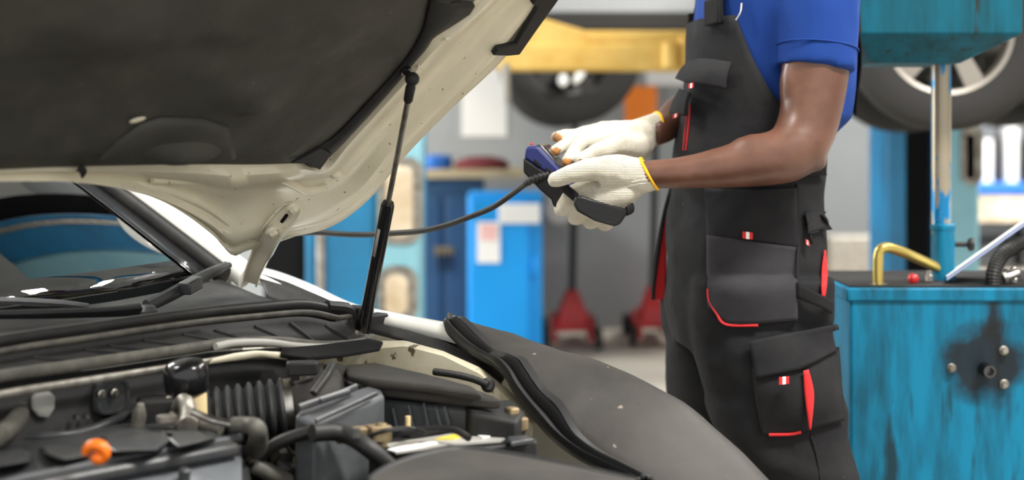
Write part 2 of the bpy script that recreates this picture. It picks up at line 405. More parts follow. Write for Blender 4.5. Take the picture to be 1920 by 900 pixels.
L_ = [B_[0].lerp(T_[0], j/(NR-1)) for j in range(NR)]
rows = []
for j in range(NR):
    v = j/(NR-1); row = []
    for i in range(NB):
        q = i/(NB-1)
        p = B_[i]*(1-v)+T_[i]*v+L_[j]*(1-q)+R_[j]*q-(B_[0]*((1-q)*(1-v))+B_[-1]*(q*(1-v))+T_[0]*((1-q)*v)+T_[-1]*(q*v))
        e = min(1, min((1-q)*12, v*12, q*12)); row.append(p+HN*(pad_n(p)*e+.004))
    rows.append(row)
pad = bl('hood_liner', 'pad', hood, MB().grid(rows), smooth=60, solid=.004)
lab(pad, 'dark felt liner under the hood')
fl = [(176, 300), (215, 262), (262, 228), (300, 216), (380, 218), (432, 236), (446, 296)]
fo_ = [PH(x, y, -.010) for x, y in fl]; fc = sum(fo_, V((0, 0, 0)))/len(fo_)
bl('liner_bulge', 'pad', pad, MB().loft([[p for p in fo_], [fc+(p-fc)*.90-HN*.010 for p in fo_], [fc+(p-fc)*.70-HN*.013 for p in fo_]]), smooth=60, bevel=.004)
bl('torn_hole', 'cream', pad, MB().ball(PH(258, 225, -.016), 1, 12, (.012, .005, .002), frame(HU+HS*.4, HN)))
# darker rim of the liner along the side
rim_o = [PH(*p, .004) for p in [(596, 314), (645, 266), (700, 206), (752, 146), (775, 118), (798, 92), (812, 70), (850, 46), (880, 26), (890, 10), (885, 2), (860, 0), (880, -60)]]
rim_i = [PH(*p, -.004) for p in [(560, 300), (630, 255), (680, 203), (735, 144), (758, 116), (775, 92), (790, 66), (798, 45), (802, 26), (806, 10), (807, 2), (808, 0), (820, -60)]]
bl('liner_rim', 'plastic_dk', hood, MB().grid([lin_res(rim_i, 40), lin_res([a.lerp(b, .5)+HN*-.006 for a, b in zip(rim_i, rim_o)], 40), lin_res(rim_o, 40)]), smooth=60, solid=.003)
# small step edge fold at the liner's rear right corner
bl('liner_clip', 'plastic_dk', hood, MB().slab([PH(*p, -.006) for p in [(545, 303), (575, 303), (598, 315), (620, 285), (600, 275)]], HN*-.004))
# black edge trim on the hood's front corner
et = [PH(*p, -.004) for p in [(992, 0), (1003, 6), (962, 76), (928, 84), (919, 96), (948, 97), (969, 95), (1003, 46), (1036, 0), (1060, -34), (1016, -34)]]
bl('edge_trim', 'plastic_dk', hood, MB().slab(et, HN*-.010), bevel=.002)
# water-drain notches and holes in the side frame
for (x, y) in [(813, 92), (802, 104), (736, 187), (643, 284)]:
    c = PH(x, y, .008); bl('drain_hole', 'dark', hood, MB().lathe([(.0045, -.001), (.0055, -.0035), (.003, -.0035)], c, HN, 14))
for (x, y, dx) in [(838, 73, 22), (787, 124, 18)]:
    bl('pressed_rib', 'cream', hood, MB().tube([PH(x-dx/2, y+2, .004), PH(x, y-1, .0), PH(x+dx/2, y-3, .006)], [.002, .0035, .002], 8, n=9))
# pressed bumps near the rear corner
for (x, y, sx, sy) in [(562, 318, .022, .012), (630, 325, .016, .009)]:
    bl('pressed_bump', 'cream', hood, MB().ball(PH(x, y, .012), 1, 20, (sx, sy, .012), frame(HU, HN)))
# raised crease ribs of the inner frame
for pts in ([(285, 335), (400, 338), (505, 332), (548, 345), (575, 358), (612, 352)], [(60, 330), (160, 331), (300, 352), (390, 388), (455, 440), (478, 452)], [(470, 462), (560, 432), (640, 398), (700, 340), (790, 232), (900, 128), (985, 30)]):
    bl('crease_rib', 'cream', hood, MB().tube([PH(x, y, .012) for x, y in pts], .008, 10, n=40, flat=.6), smooth=80)
# little rubber clip hanging on the rear edge
bl('rear_clip', 'plastic_dk', hood, MB().tube([PH(148, 314, -.006), PH(156, 320, -.01), PH(154, 332, -.008)], [.006, .005, .002], 8, n=8))
# hinge arm with two bolts
h1 = [PH(*p, -.012) for p in [(553, 385), (566, 384), (572, 396), (560, 412), (524, 450), (516, 470)]]
hc = [PH(558, 388, -.014), PH(535, 408, -.014), PH(508, 440, -.016), PA(488, 480, -.10), PA(474, 512, -.08), PA(470, 530, -.07)]
hb = MB(); pp = cr(hc, 20); t3 = (pp[-1]-pp[0]).normalized()
rings = []
for i, p in enumerate(pp):
    t = (pp[min(i+1, 19)]-pp[max(i-1, 0)]).normalized(); nn = V((0, -1, 0)); x = (nn.cross(t)).normalized(); nn = t.cross(x)
    w_ = .019 if i < 12 else .017-.0005*(i-12)
    if i == 0: w_ = .012
    rings.append([p+x*(w_*q)+nn*h for q, h in [(-1, -.006), (-1, .006), (-.8, .007), (-.72, .001), (.72, .001), (.8, .007), (1, .006), (1, -.006)]])
hinge = bl('hood_hinge', 'cream', car, hb.loft(rings), smooth=35)
lab(hinge, 'cream painted steel hinge arm')
for (x, y) in [(549, 391), (511, 435)]:
    c = PH(x, y, -.020); bl('hinge_bolt', 'cream', hinge, MB().lathe([(.012, .004), (.012, 0), (.0105, -.002)], c, HN, 18).lathe([(.008, 0), (.008, -.007), (.006, -.009)], c, HN, 6))
c = PH(532, 410, -.019); bl('slot_hole', 'dark', hinge, MB().tube([PH(528, 416, -.019), PH(538, 403, -.019)], .003, 8))

# --- gas strut
s_top = PH(772, 152, -.03); s_bot = PA(683, 612, 0)
ax = (s_top-s_bot).normalized(); mid = s_bot+ax*((P(730, 364, 1)-CAMP).length*0+(s_top-s_bot).length*.535)
st = bl('gas_strut', 'plastic_gl', car, MB().tube([s_bot+ax*-.012, s_bot, s_bot+ax*.01, mid-ax*.006, mid], [.009, .0112, .0114, .0114, .0095], 20), smooth=40)
lab(st, 'black gas strut holding the hood up')
bl('strut_rod', 'steel', st, MB().tube([mid-ax*.01, s_top-ax*.028], .0046, 14))
bl('end_fitting', 'plastic_dk', st, MB().tube([s_top-ax*.04, s_top-ax*.036, s_top-ax*.012, s_top], [.0055, .0075, .008, .006], 14).ball(s_top+ax*.004, .0115, 16))
bl('ball_stud', 'steel_dk', st, MB().tube([s_top+ax*.004, s_top+HN*.03+V((-.006, 0, .004))], .0055, 10).lathe([(.010, 0), (.010, .004)], s_top+HN*.018, HN, 6))
side = V((-.25, -.97, 0)).normalized()
lc = s_bot+ax*(.38*(s_top-s_bot).length)
rowl = []
for k in range(9):
    q = (k/8-.5)*1.5-.25
    d = V((math.sin(q), -math.cos(q), 0)); d = (d-ax*d.dot(ax)).normalized(); rowl.append(d)
bl('sticker', 'silver_label', st, MB().grid([[lc+ax*h+d*.01175 for d in rowl[1:5]] for h in (-.03, .03)]), solid=.0004)
bl('foot_bracket', 'plastic_dk', st, MB().tube([s_bot+ax*-.016, s_bot+ax*-.03+V((-.012, -.004, 0))], .007, 10).ball(s_bot+ax*-.018, .011, 12))

# --- windscreen, pillars, roof, cabin
def ws(a, t):                                                       # a lateral, t up the slope
    k = (a-AC)/.66; b = -.20-.19*k*k; sh = 1-.18*t
    return CAR(AC+(a-AC)*sh, b-.80*t-.0*k*k, .915+.405*t-.02*k*k*t+.02*math.sin(PI*t))
aw = [AC-.66+1.32*i/40 for i in range(41)]
wsg = bl('windscreen', 'glass', car, MB().grid([[ws(a, j/16) for a in aw] for j in range(17)]), smooth=80, solid=.005)
# black printed border
for nm, aa in (('pillar', AC+.66), ('pillar', AC-.66)):
    sg = 1 if aa > AC else -1
    pl = [ws(aa, t) for t in (-.04, .1, .3, .5, .7, .9, 1.0)]
    o = bl(nm, 'white', car, MB().tube([p+HU*sg*.060+V((0, 0, .006)) for p in pl], .026, 12, n=30, flat=.8), smooth=80)
    bl('pillar_trim', 'rubber', o, MB().tube([p+HU*sg*.006+V((0, 0, .010)) for p in pl], .021, 10, n=30, flat=.6), smooth=80)
gn = (V((CW[0], CW[1], 0))*.45+V((0, 0, .893))).normalized()
for sg in (-1, 1):
    bl('black_border', 'plastic_gl', wsg, MB().grid([[ws(AC+sg*(.655-.075*q/4), t/14)+gn*.005 for t in range(15)] for q in range(5)]), smooth=60, solid=.001)
roof = MB().grid([[CAR(AC+(k*.56), -1.0-.14*j, 1.30+.11*math.sin(min(1, (j+1)/5)*PI/2)-.06*k*k) for k in [q/8 for q in range(-8, 9)]] for j in range(9)])
bl('roof', 'white', car, roof, smooth=80, solid=.02)
bl('dashboard', 'dark', car, MB().grid([[CAR(AC+k*.66, bb, z) for k in (-1, -.6, -.3, 0, .3, .6, 1)] for bb, z in ((-.30, .87), (-.5, .92), (-.75, .94), (-.80, .80), (-.80, .5))]), smooth=60, solid=.01)
for k in (-.36, .36):
    st_ = bl('seat', 'dark', car, MB().loft([[CAR(AC+k+x*.22*w_, -1.42-lean+y*.07, z) for x, y in ((-1, -1), (1, -1), (1, 1), (-1, 1))] for z, lean, w_ in ((.45, 0, 1), (.75, .05, 1.05), (1.0, .12, .85), (1.08, .14, .6))]), bevel=.03)
    bl('headrest', 'dark', st_, MB().box(CAR(AC+k, -1.58, 1.17), (.22, .09, .16), RZ(math.atan2(CU[1], CU[0]))), bevel=.03)
# cabin sides, rear and floor keep the inside dark
cab = MB()
for sg in (-1, 1):
    cab.slab([CAR(AC+sg*.74, b, z) for b, z in ((-.42, .25), (-2.9, .25), (-2.9, .95), (-.42, .93))], HU*(sg*.03))
cab.slab([CAR(AC+x*.74, -2.9, z) for x, z in ((-1, .25), (1, .25), (1, .95), (-1, .95))], V((CW[0], CW[1], 0))*-.03)
cab.slab([CAR(AC+x*.72, -2.3, z) for x, z in ((-1, .9), (1, .9), (.72, 1.4), (-.72, 1.4))], V((CW[0], CW[1], 0))*-.03)
cab.slab([CAR(AC+x*.74, b, .25) for x, b in ((-1, -.4), (1, -.4), (1, -2.9), (-1, -2.9))], (0, 0, -.03))
bl('cabin_shell', 'white', car, cab, smooth=0)
bl('rear_deck', 'white', car, MB().slab([CAR(AC+x*.74, b, .95) for x, b in ((-1, -2.3), (1, -2.3), (1, -2.9), (-1, -2.9))], (0, 0, -.03)))
# door mirror seen past the hood's corner
mr = CAR(.14, -.66, 1.06)
mo = bl('door_mirror', 'white', car, MB().ball(mr, 1, 24, (.06, .13, .085), RZ(math.atan2(CU[1], CU[0])-PI/2)), smooth=80)
bl('mirror_arm', 'plastic', mo, MB().tube([mr+V((-.03, -.04, -.05)), CAR(.06, -.62, .96)], .02, 10))

# --- fender (wing) on the far side and its black gutter trim
cp = [(470, 498), (500, 505), (560, 528), (640, 565), (740, 587), (840, 606), (900, 622), (1000, 656), (1110, 694), (1250, 760), (1330, 824), (1410, 905), (1450, 955)]
crest = cr([PA(x, y, .085) for x, y in cp], 60)
fo = [(-.045, -.020), (-.040, -.004), (-.02, .0), (0, -.001), (.03, -.008), (.06, -.026), (.09, -.07), (.11, -.14), (.12, -.25), (.115, -.40)]
crest = [c-V((0, 0, .022*min(1, max(0, (k-30)/6)))) for k, c in enumerate(crest)]
fender = bl('fender', 'white', car, MB().grid([[c+HU*da+V((0, 0, dz)) for c in crest] for da, dz in fo]), smooth=70, solid=.004)
gut_u = [(484, 512), (540, 530), (600, 556), (660, 583), (700, 596), (770, 612), (836, 630), (905, 668), (945, 705)]
gut_l = [(500, 560), (545, 575), (600, 590), (640, 612), (690, 622), (760, 640), (830, 664), (900, 694), (940, 722)]
gu = lin_res([PA(x, y, .052) for x, y in gut_u], 50); glw = lin_res([PA(x, y, .0) for x, y in gut_l], 50)
bl('gutter_trim', 'plastic_dk', car, MB().grid([gu, [a.lerp(b, .25)-V((0, 0, .004)) for a, b in zip(gu, glw)], [a.lerp(b, .5)+V((0, 0, .004)) for a, b in zip(gu, glw)], [a.lerp(b, .8)+V((0, 0, .002)) for a, b in zip(gu, glw)], glw]), smooth=40, solid=.004)
# cream inner fender rail
ct = lin_res([PA(x, y, .0) for x, y in [(500, 650), (560, 646), (640, 642), (700, 640), (760, 640), (830, 660), (900, 690), (960, 738), (1010, 790)]], 60)
cm = lin_res([PA(x, y, -.035) for x, y in [(500, 690), (560, 683), (640, 664), (700, 655), (760, 650), (830, 668), (900, 702), (950, 745), (1000, 800)]], 60)
cb = [p-HU*.02-V((0, 0, .10)) for p in cm]; cb2 = [p-V((0, 0, .25)) for p in cb]
bl('inner_fender', 'cream_dirty', car, MB().grid([ct, [a.lerp(b, .5)+V((0, 0, .004)) for a, b in zip(ct, cm)], cm, [a.lerp(b, .3) for a, b in zip(cm, cb)], cb, cb2]), smooth=45, solid=.003)
# cream strut tower top beside the brake reservoir
tw = PA(560, 705, -.20)
bl('strut_tower', 'cream', car, MB().lathe([(.13, -.3), (.125, -.03), (.10, .0), (.06, .008), (.03, .006)], CAR(-.15, .10, .735), (0, 0, 1), 36), smooth=40)

# --- engine bay tub, firewall, front panel, far wheel
tub = MB()
tub.slab([CAR(-1.40, -.02, .40), CAR(-.06, -.02, .40), CAR(-.06, 1.0, .40), CAR(-1.40, 1.0, .40)], (0, 0, -.03))
tub.slab([CAR(-.05, -.05, .2), CAR(-.05, 1.0, .2), CAR(-.05, 1.0, .55), CAR(-.05, -.05, .68)], HU*.02)
tub.slab([CAR(-1.42, -.05, .2), CAR(-1.42, 1.0, .2), CAR(-1.42, 1.0, .6), CAR(-1.42, -.05, .8)], HU*-.02)
bl('engine_bay_tub', 'dark', car, tub, smooth=0)
bl('front_bumper', 'white', car, MB().loft([[CAR(AC+x*.80, 1.0+.13*(1-x*x)+e, z) for x in [k/10 for k in range(-10, 11)]] for e, z in ((-.03, .22), (.02, .3), (.03, .5), (.0, .6))], closed=False, caps=False), smooth=60, solid=.02)
fw = lin_res([PB(x, y, .03) for x, y in [(-120, 740), (0, 716), (200, 690), (400, 660), (560, 650)]], 20)
firewall = bl('firewall', 'plastic_dk', car, MB().grid([fw, [p-V((0, 0, .10)) for p in fw], [p-V((0, 0, .12))+V((CW[0], CW[1], 0))*.01 for p in fw], [p-V((0, 0, .4)) for p in fw]]), smooth=50, solid=.004)
CWv = V((CW[0], CW[1], 0))
c = PB(80, 757, .034); bl('grey_plug', 'grey_plug', firewall, MB().loft([[c+HU*(x*s)+V((0, 0, z*s))+CWv*e for x, z in ((-.018, .012), (-.010, .020), (.004, .019), (.017, .008), (.016, -.008), (.006, -.020), (-.008, -.016), (-.018, -.004))] for s, e in ((1, 0), (1, .004), (.9, .006))]), smooth=50)
c = PB(206, 742, .034)
bl('cable_plate', 'plastic', firewall, MB().loft([[c+HU*(.030*s*math.copysign(abs(math.cos(q))**.6, math.cos(q)))+V((0, 0, .027*s*math.copysign(abs(math.sin(q))**.6, math.sin(q))))+CWv*e for q in [2*PI*k/24 for k in range(24)]] for s, e in ((1, 0), (1, .006), (.9, .01), (.75, .010), (.72, .006))]), smooth=40)
for (x, y) in [(190, 739), (214, 737)]:
    c = PB(x, y, .046); bl('plate_bolt', 'steel', firewall, MB().lathe([(.0065, -.004), (.0065, .002), (.005, .003)], c, CWv, 16).lathe([(.0045, .002), (.004, .006)], c, CWv, 6))
for (x, y) in [(143, 782), (161, 781)]:
    c = PB(x, y, .046); bl('small_bolt', 'steel', firewall, MB().lathe([(.004, -.004), (.0035, .004)], c, CWv, 6))
# --- cowl: panel under the windscreen, ribbed front wall, seal, rails
c0 = lin_res([ws(a, -.03) for a in (AC-.66, AC-.3, AC, AC+.3, AC+.5, AC+.60, AC+.66)], 50)
seal_px = [(-250, 690), (0, 640), (150, 618), (350, 590), (480, 577), (560, 571), (600, 576), (625, 582), (652, 577)]
seal = cr([PB(x, y, -.03) for x, y in seal_px], 50)
c1 = [p-CWv*.03-V((0, 0, .006)) for p in seal]
bl('cowl_panel', 'plastic_dk', car, MB().grid([c0, [a.lerp(b, .35)+V((0, 0, -.012)) for a, b in zip(c0, c1)], [a.lerp(b, .8)+V((0, 0, -.016)) for a, b in zip(c0, c1)], c1, [p-V((0, 0, .02)) for p in c1]]), smooth=60, solid=.003)
sl = bl('cowl_seal', 'rubber', car, MB().tube(seal, .0095, 12), smooth=60)
bl('seal_lip', 'hose', sl, MB().tube([p+CWv*.012-V((0, 0, .012)) for p in seal], .005, 10), smooth=60)
bl('seal_clip', 'rubber', sl, MB().tube([seal[-4]+V((0, 0, .004)), seal[-1]+V((.004, -.006, -.006)), seal[-1]+V((.006, -.01, -.045))], [.011, .012, .009], 10, n=10))
rail_px = [(-120, 732), (0, 706), (150, 684), (300, 662), (392, 648), (420, 644), (520, 640), (600, 648), (660, 645), (700, 634)]
rail = cr([PB(x, y, .04) for x, y in rail_px], 60)
wallr = [p-V((0, 0, 0))-CWv*.012 for p in rail]
s2 = [PB(*(p[0], p[1]), .0) for p in seal_px]; s2 = cr([p-V((0, 0, .03)) for p in s2], 60)
cw_ = bl('cowl_front_wall', 'plastic_dk', car, MB().grid([[p+V((0, 0, .01)) for p in s2], s2, [a.lerp(b, .5) for a, b in zip(s2, wallr)], wallr]), smooth=60, solid=.003)
for x in (62, 150, 205, 262, 335, 400, 480, 545, 610):
    q = PB(x, 600, .0); k = min(range(60), key=lambda i: (s2[i]-q).length)
    bl('cowl_rib', 'plastic_dk', cw_, MB().tube([s2[k]+CWv*.003, wallr[min(59, k+1)]+CWv*.003], .0035, 6))
rl = bl('cowl_rail', 'hose', car, MB().tube(rail, .0085, 12, flat=.8), smooth=60)
edge = bl('rail_edge', 'alu', rl, MB().tube([p+CWv*.02-V((0, 0, .020)) for p in rail[:44]], .006, 10, flat=.7), smooth=60)
lab(edge, 'bare metal flange below the cowl rail')
rp = cr([PB(x, y, .055) for x, y in [(404, 650), (440, 643), (500, 642), (560, 649), (620, 650), (684, 641)]], 30)
bl('rail_pipe', 'silver_label', rl, MB().tube(rp, .0060, 12), smooth=60)
bl('cowl_flange', 'cream_dirty', rl, MB().grid([lin_res([PB(x, y, .075) for x, y in a_], 20) for a_ in ([(400, 672), (440, 662), (480, 657), (526, 660)], [(392, 682), (440, 676), (490, 668), (540, 676)])]), smooth=60, solid=.003)
# black shelf around the strut foot
bl('strut_shelf', 'dark', car, MB().slab([PZ(*q) for q in [(526, 664, .832), (575, 670, .832), (640, 664, .832), (712, 652, .832), (718, 640, .832), (690, 634, .836), (600, 646, .838), (526, 652, .838)]], (0, 0, -.006)), bevel=.002)
c = PA(686, 640, -.02)
bl('strut_bolt', 'alu', car, MB().lathe([(.011, -.012), (.011, -.004), (.007, -.003), (.007, .008), (.005, .012)], c, (0, 0, 1), 14))
for x, y in [(556, 638), (645, 625), (668, 624)]:
    bl('screw', 'alu', car, MB().lathe([(.004, -.01), (.004, .002), (.002, .004)], PA(x, y, -.04), (0, 0, 1), 10))
bl('trim_block', 'plastic_dk', car, MB().box(PA(668, 600, .01), (.03, .045, .05), RZ(.9)).box(PA(700, 604, .03), (.05, .03, .03), RZ(.9)), bevel=.004)
# --- wipers
def wsp(px, py, n=.0):
    nn = (V((CW[0], CW[1], 0))*.45+V((0, 0, .893))).normalized(); return PPL(px, py, ws(AC+.25, .0)+nn*n, nn)
wp = [wsp(*p, .03) for p in [(274, 574), (300, 560), (345, 534), (385, 512), (424, 496)]]
wiper = bl('wiper', 'plastic', car, MB().tube(wp, [.011, .009, .008, .007, .006], 8, n=20, flat=.7), smooth=40)
bl('wiper_blade', 'rubber', wiper, MB().tube([wsp(*p, .012) for p in [(284, 576), (330, 555), (380, 526), (430, 497)]], .006, 6, n=20), smooth=40)
bl('wiper_clip', 'plastic', wiper, MB().box(wsp(358, 535, .035), (.045, .022, .022), frame(wp[3]-wp[2], (0, 0, 1))), bevel=.003)
bl('wiper_pivot', 'plastic', wiper, MB().lathe([(.018, -.03), (.018, -.004), (.012, .004), (.004, .006)], wsp(275, 578, .03), (0, 0, 1), 16))
w2 = [wsp(*p, .015) for p in [(-60, 566), (0, 564), (60, 566), (120, 570), (165, 576)]]
wiper2 = bl('wiper', 'plastic', car, MB().tube(w2, .006, 8, n=20), smooth=40)
bl('wiper_arm', 'plastic_gl', wiper2, MB().tube([wsp(*p, .03) for p in [(-60, 592), (0, 590), (100, 588), (200, 585), (262, 580)]], [.007, .007, .008, .008, .010], 8, n=20, flat=.6), smooth=40)
# ------------------------------------------------------------------ things in the engine bay (parts of the car)
def prism_z(px_z, drop): # loop given as (px, py, z)
    top = [PZ(*q) for q in px_z]; return MB().prism(top, [V((p.x, p.y, p.z-drop)) for p in top])
# brake fluid reservoir
rc = PB(349, 704, .10)
res = bl('brake_reservoir', 'beige_plastic', car, MB().tube([rc+V((.012, 0, -.10)), rc+V((.012, 0, -.028)), rc+V((.01, 0, -.02))], [.02, .018, .016], 16), smooth=40)
bl('reservoir_cap', 'plastic_gl', res, MB().lathe([(.012, -.031), (.026, -.028), (.0325, -.018), (.033, .002), (.031, .013), (.024, .021), (.010, .025), (.001, .0255)], rc, V((-.10, -.1, 1)), 28), smooth=60)
bl('reservoir_hose', 'alu', res, MB().tube([rc+V((-.02, -.02, -.03)), rc+V((-.005, -.04, -.055)), rc+V((.01, -.045, -.075))], [.008, .012, .009], 12, n=12), smooth=60)
# intake bellows and duct
b0, b1 = PZ(378, 762, .77), PZ(548, 738, .785)
axb = (b1-b0); Lb = axb.length; axb.normalize()
prf = [(.030, -.03), (.036, -.02), (.036, 0)]
nr = 8
for k in range(nr):
    h = Lb*(k+.15)/nr*.94
    prf += [(.036, h), (.046, h+.006), (.046, h+.010), (.036, h+.015)]
prf += [(.038, Lb-.006), (.038, Lb+.05)]
bel = bl('intake_bellows', 'plastic', car, MB().lathe(prf, b0-V((0, 0, .02)), axb, 32), smooth=45)
lab(bel, 'black ribbed intake hose with a steel clamp')
bl('hose_clamp', 'steel', bel, MB().lathe([(.040, Lb-.010), (.0435, Lb-.010), (.0435, Lb+.002), (.040, Lb+.002)], b0-V((0, 0, .02)), axb, 32, caps=False), smooth=40)
duct = bl('intake_duct', 'plastic_lid', car, MB().tube([b1-V((0, 0, .02))+axb*.0, b1-V((0, 0, .018))+axb*.04, PZ(612, 722, .785), PZ(650, 722, .785)], [.038, .040, .036, .03], 20, n=14), smooth=60)
sens = bl('air_flow_sensor', 'plastic_dk', duct, MB().box(PZ(566, 690, .825), (.045, .03, .02), RZ(.2)).box(PZ(590, 708, .805), (.014, .014, .05)), bevel=.003)
bl('sensor_wire', 'rubber', duct, MB().tube([PZ(612, 690, .835), PZ(622, 684, .838), PZ(612, 705, .83), PZ(588, 738, .81)], .006, 8, n=16), smooth=60)
# air filter box: lid, body, ribs
lid = prism_z([(628, 690, .800), (660, 683, .803), (700, 684, .803), (800, 706, .800), (890, 728, .795), (940, 746, .790), (925, 749, .788), (800, 734, .795), (672, 720, .800), (640, 710, .800)], .016)
abx = bl('air_filter_box', 'plastic_lit', car, prism_z([(640, 704, .785), (700, 690, .785), (925, 747, .775), (908, 772, .766), (664, 743, .777)], .20), bevel=.006, smooth=40)
lab(abx, 'black plastic air filter housing')
bl('filter_lid', 'plastic_lid', abx, lid, bevel=.004, seg=2, smooth=40)
bl('lid_crown', 'plastic_lid', abx, prism_z([(640, 684, .812), (705, 679, .812), (800, 700, .810), (885, 722, .805), (905, 736, .802), (800, 722, .806), (690, 710, .811), (655, 700, .812)], .014), bevel=.005, smooth=40)
low = prism_z([(552, 778, .785), (575, 757, .79), (690, 722, .80), (716, 728, .797), (722, 742, .79), (592, 796, .775)], .18)
bl('box_front', 'plastic_lit', abx, low, bevel=.006, smooth=40)
bl('box_ridge', 'plastic', abx, MB().tube([PZ(592, 790, .783), PZ(650, 764, .79), PZ(706, 738, .797)], .0035, 8, flat=.6).tube([PZ(560, 765, .797), PZ(640, 738, .803), PZ(668, 726, .806)], .0055, 8, flat=.6).tube([PZ(600, 752, .803), PZ(655, 735, .806)], .0045, 8, flat=.5), smooth=50)
fa, fb = PZ(664, 743, .777), PZ(908, 772, .766)
fv = (fb-fa); nrm = V((fv.y, -fv.x, 0)).normalized()
if nrm.y > 0: nrm = -nrm
for (x, y0, y1) in [(736, 765, 808), (766, 760, 806), (794, 755, 802), (817, 763, 798), (833, 762, 796)]:
    p0, p1 = PPL(x, y0, fa+nrm*.004, nrm), PPL(x+9, y1, fa+nrm*.004, nrm)
    bl('box_rib', 'plastic_lit_front', abx, MB().tube([p0, p1], [.002, .0035], 6))
# corrugated wiring loom along the inner fender
lp = cr([PA(x, y, -.06) for x, y in [(815, 697), (850, 702), (885, 710), (915, 722)]], 60)
bl('wiring_loom', 'rubber', car, MB().tube(lp, [.0048 if k % 2 else .0062 for k in range(60)], 12), smooth=0)
bl('loom_grommet', 'rubber', car, MB().lathe([(.010, -.003), (.012, 0), (.007, .004)], PA(915, 722, -.055), V((.3, -1, .2)), 18))
# sensor cluster and bracket at the fuse box
fz = bl('fuse_box', 'plastic_dk', car, prism_z([(868, 752, .775), (960, 748, .775), (985, 772, .765), (970, 790, .762), (880, 775, .77)], .05), bevel=.005)
for x in (879, 897, 917):
    bl('fuse_stud', 'plastic_gl', fz, MB().lathe([(.004, 0), (.004, .006)], PZ(x, 763, .752), nrm, 10))
for x, y, zz, s in [(885, 786, .745, .022), (897, 776, .752, .014), (960, 775, .765, .02), (975, 795, .75, .022), (940, 792, .745, .018)]:
    bl('clamp_block', 'brass_dirty', fz, MB().box(PZ(x, y, zz), (s, s*.8, s*.9), RZ(x*.3)), bevel=.003)
# battery
bat_t = [(690, 838, .735), (745, 818, .735), (880, 800, .735), (1004, 818, .735), (1008, 828, .732), (880, 842, .732), (735, 852, .73)]
bat = bl('battery', 'plastic_dk', car, prism_z(bat_t, .18), bevel=.003)
lab(bat, 'car battery with a pale label on top')
bl('battery_label', 'silver_label', bat, MB().slab([PZ(*q) for q in [(722, 832, .737), (812, 818, .737), (880, 806, .737), (960, 814, .737), (938, 826, .737), (850, 832, .737), (742, 848, .737)]], (0, 0, -.003)))
bl('warning_strip', 'label_yel', bat, MB().slab([PZ(*q) for q in [(815, 822, .739), (862, 811, .739), (892, 809, .739), (852, 822, .739)]], (0, 0, -.002)))
bl('white_strip', 'paper', bat, MB().slab([PZ(*q) for q in [(725, 842, .739), (812, 827, .739), (822, 829, .739), (742, 846, .739)]], (0, 0, -.002)))
bl('white_strip', 'paper', bat, MB().slab([PZ(*q) for q in [(890, 813, .739), (940, 803, .739), (968, 807, .739), (905, 820, .739)]], (0, 0, -.002)))
bl('battery_vent', 'plastic', bat, MB().slab([PZ(*q) for q in [(950, 818, .742), (985, 815, .742), (1002, 822, .742), (958, 829, .742)]], (0, 0, -.008)), bevel=.002)
tm = bl('battery_terminal', 'brass_dirty', bat, MB().box(PZ(663, 815, .758), (.05, .022, .02), RZ(.3)).box(PZ(710, 812, .760), (.03, .026, .022), RZ(.5)).lathe([(.009, -.02), (.008, .014)], PZ(715, 812, .76), (0, 0, 1), 12), bevel=.002)
bl('terminal_nut', 'steel', bat, MB().lathe([(.006, -.006), (.006, .006)], PZ(668, 812, .772), (0, 0, 1), 6))
bl('hold_down_bolt', 'beige_plastic', bat, MB().lathe([(.008, -.004), (.008, .004), (.004, .005), (.004, .02)], PZ(765, 806, .745), (0, 0, 1), 10))
def hose(name, m, pts, r, n=40, parent=car, seg=12): return bl(name, m, parent, MB().tube(pts, r, seg, n=n), smooth=60)
hose('battery_cable', 'rubber', [PZ(585, 812, .77), PZ(640, 812, .765), PZ(690, 840, .75), PZ(735, 880, .72)], .0125)
hose('battery_cable', 'rubber', [PZ(470, 870, .72), PZ(520, 832, .75), PZ(575, 812, .765), PZ(600, 812, .765)], .009)
hose('battery_cable', 'rubber', [PZ(755, 810, .752), PZ(800, 805, .756), PZ(850, 806, .758), PZ(880, 822, .75)], .005)
hose('thin_wire', 'rubber', [PZ(560, 770, .77), PZ(568, 800, .75), PZ(574, 850, .70), PZ(585, 900, .66)], .0025)
# vacuum pipe and heater hoses
hose('coolant_hose', 'hose', [PZ(436, 796, .785), PZ(462, 797, .785), PZ(483, 806, .78), PZ(483, 850, .735), PZ(480, 872, .72)], [.010, .012, .013, .013, .010], n=50)
hose('vacuum_pipe', 'steel', [PZ(360, 772, .80), PZ(396, 787, .79), PZ(440, 797, .785)], .0055)
hose('coolant_hose', 'hose', [PZ(474, 872, .72), PZ(500, 884, .71), PZ(540, 905, .69)], .012)
hose('heater_hose', 'hose', [PZ(-40, 728, .83), PZ(0, 738, .82), PZ(28, 755, .81), PZ(33, 785, .795), PZ(-10, 822, .785), PZ(-60, 850, .78)], .0135, n=50)
hose('heater_hose', 'plastic', [PZ(0, 818, .765), PZ(90, 818, .765), PZ(165, 808, .765), PZ(250, 772, .775)], .007)
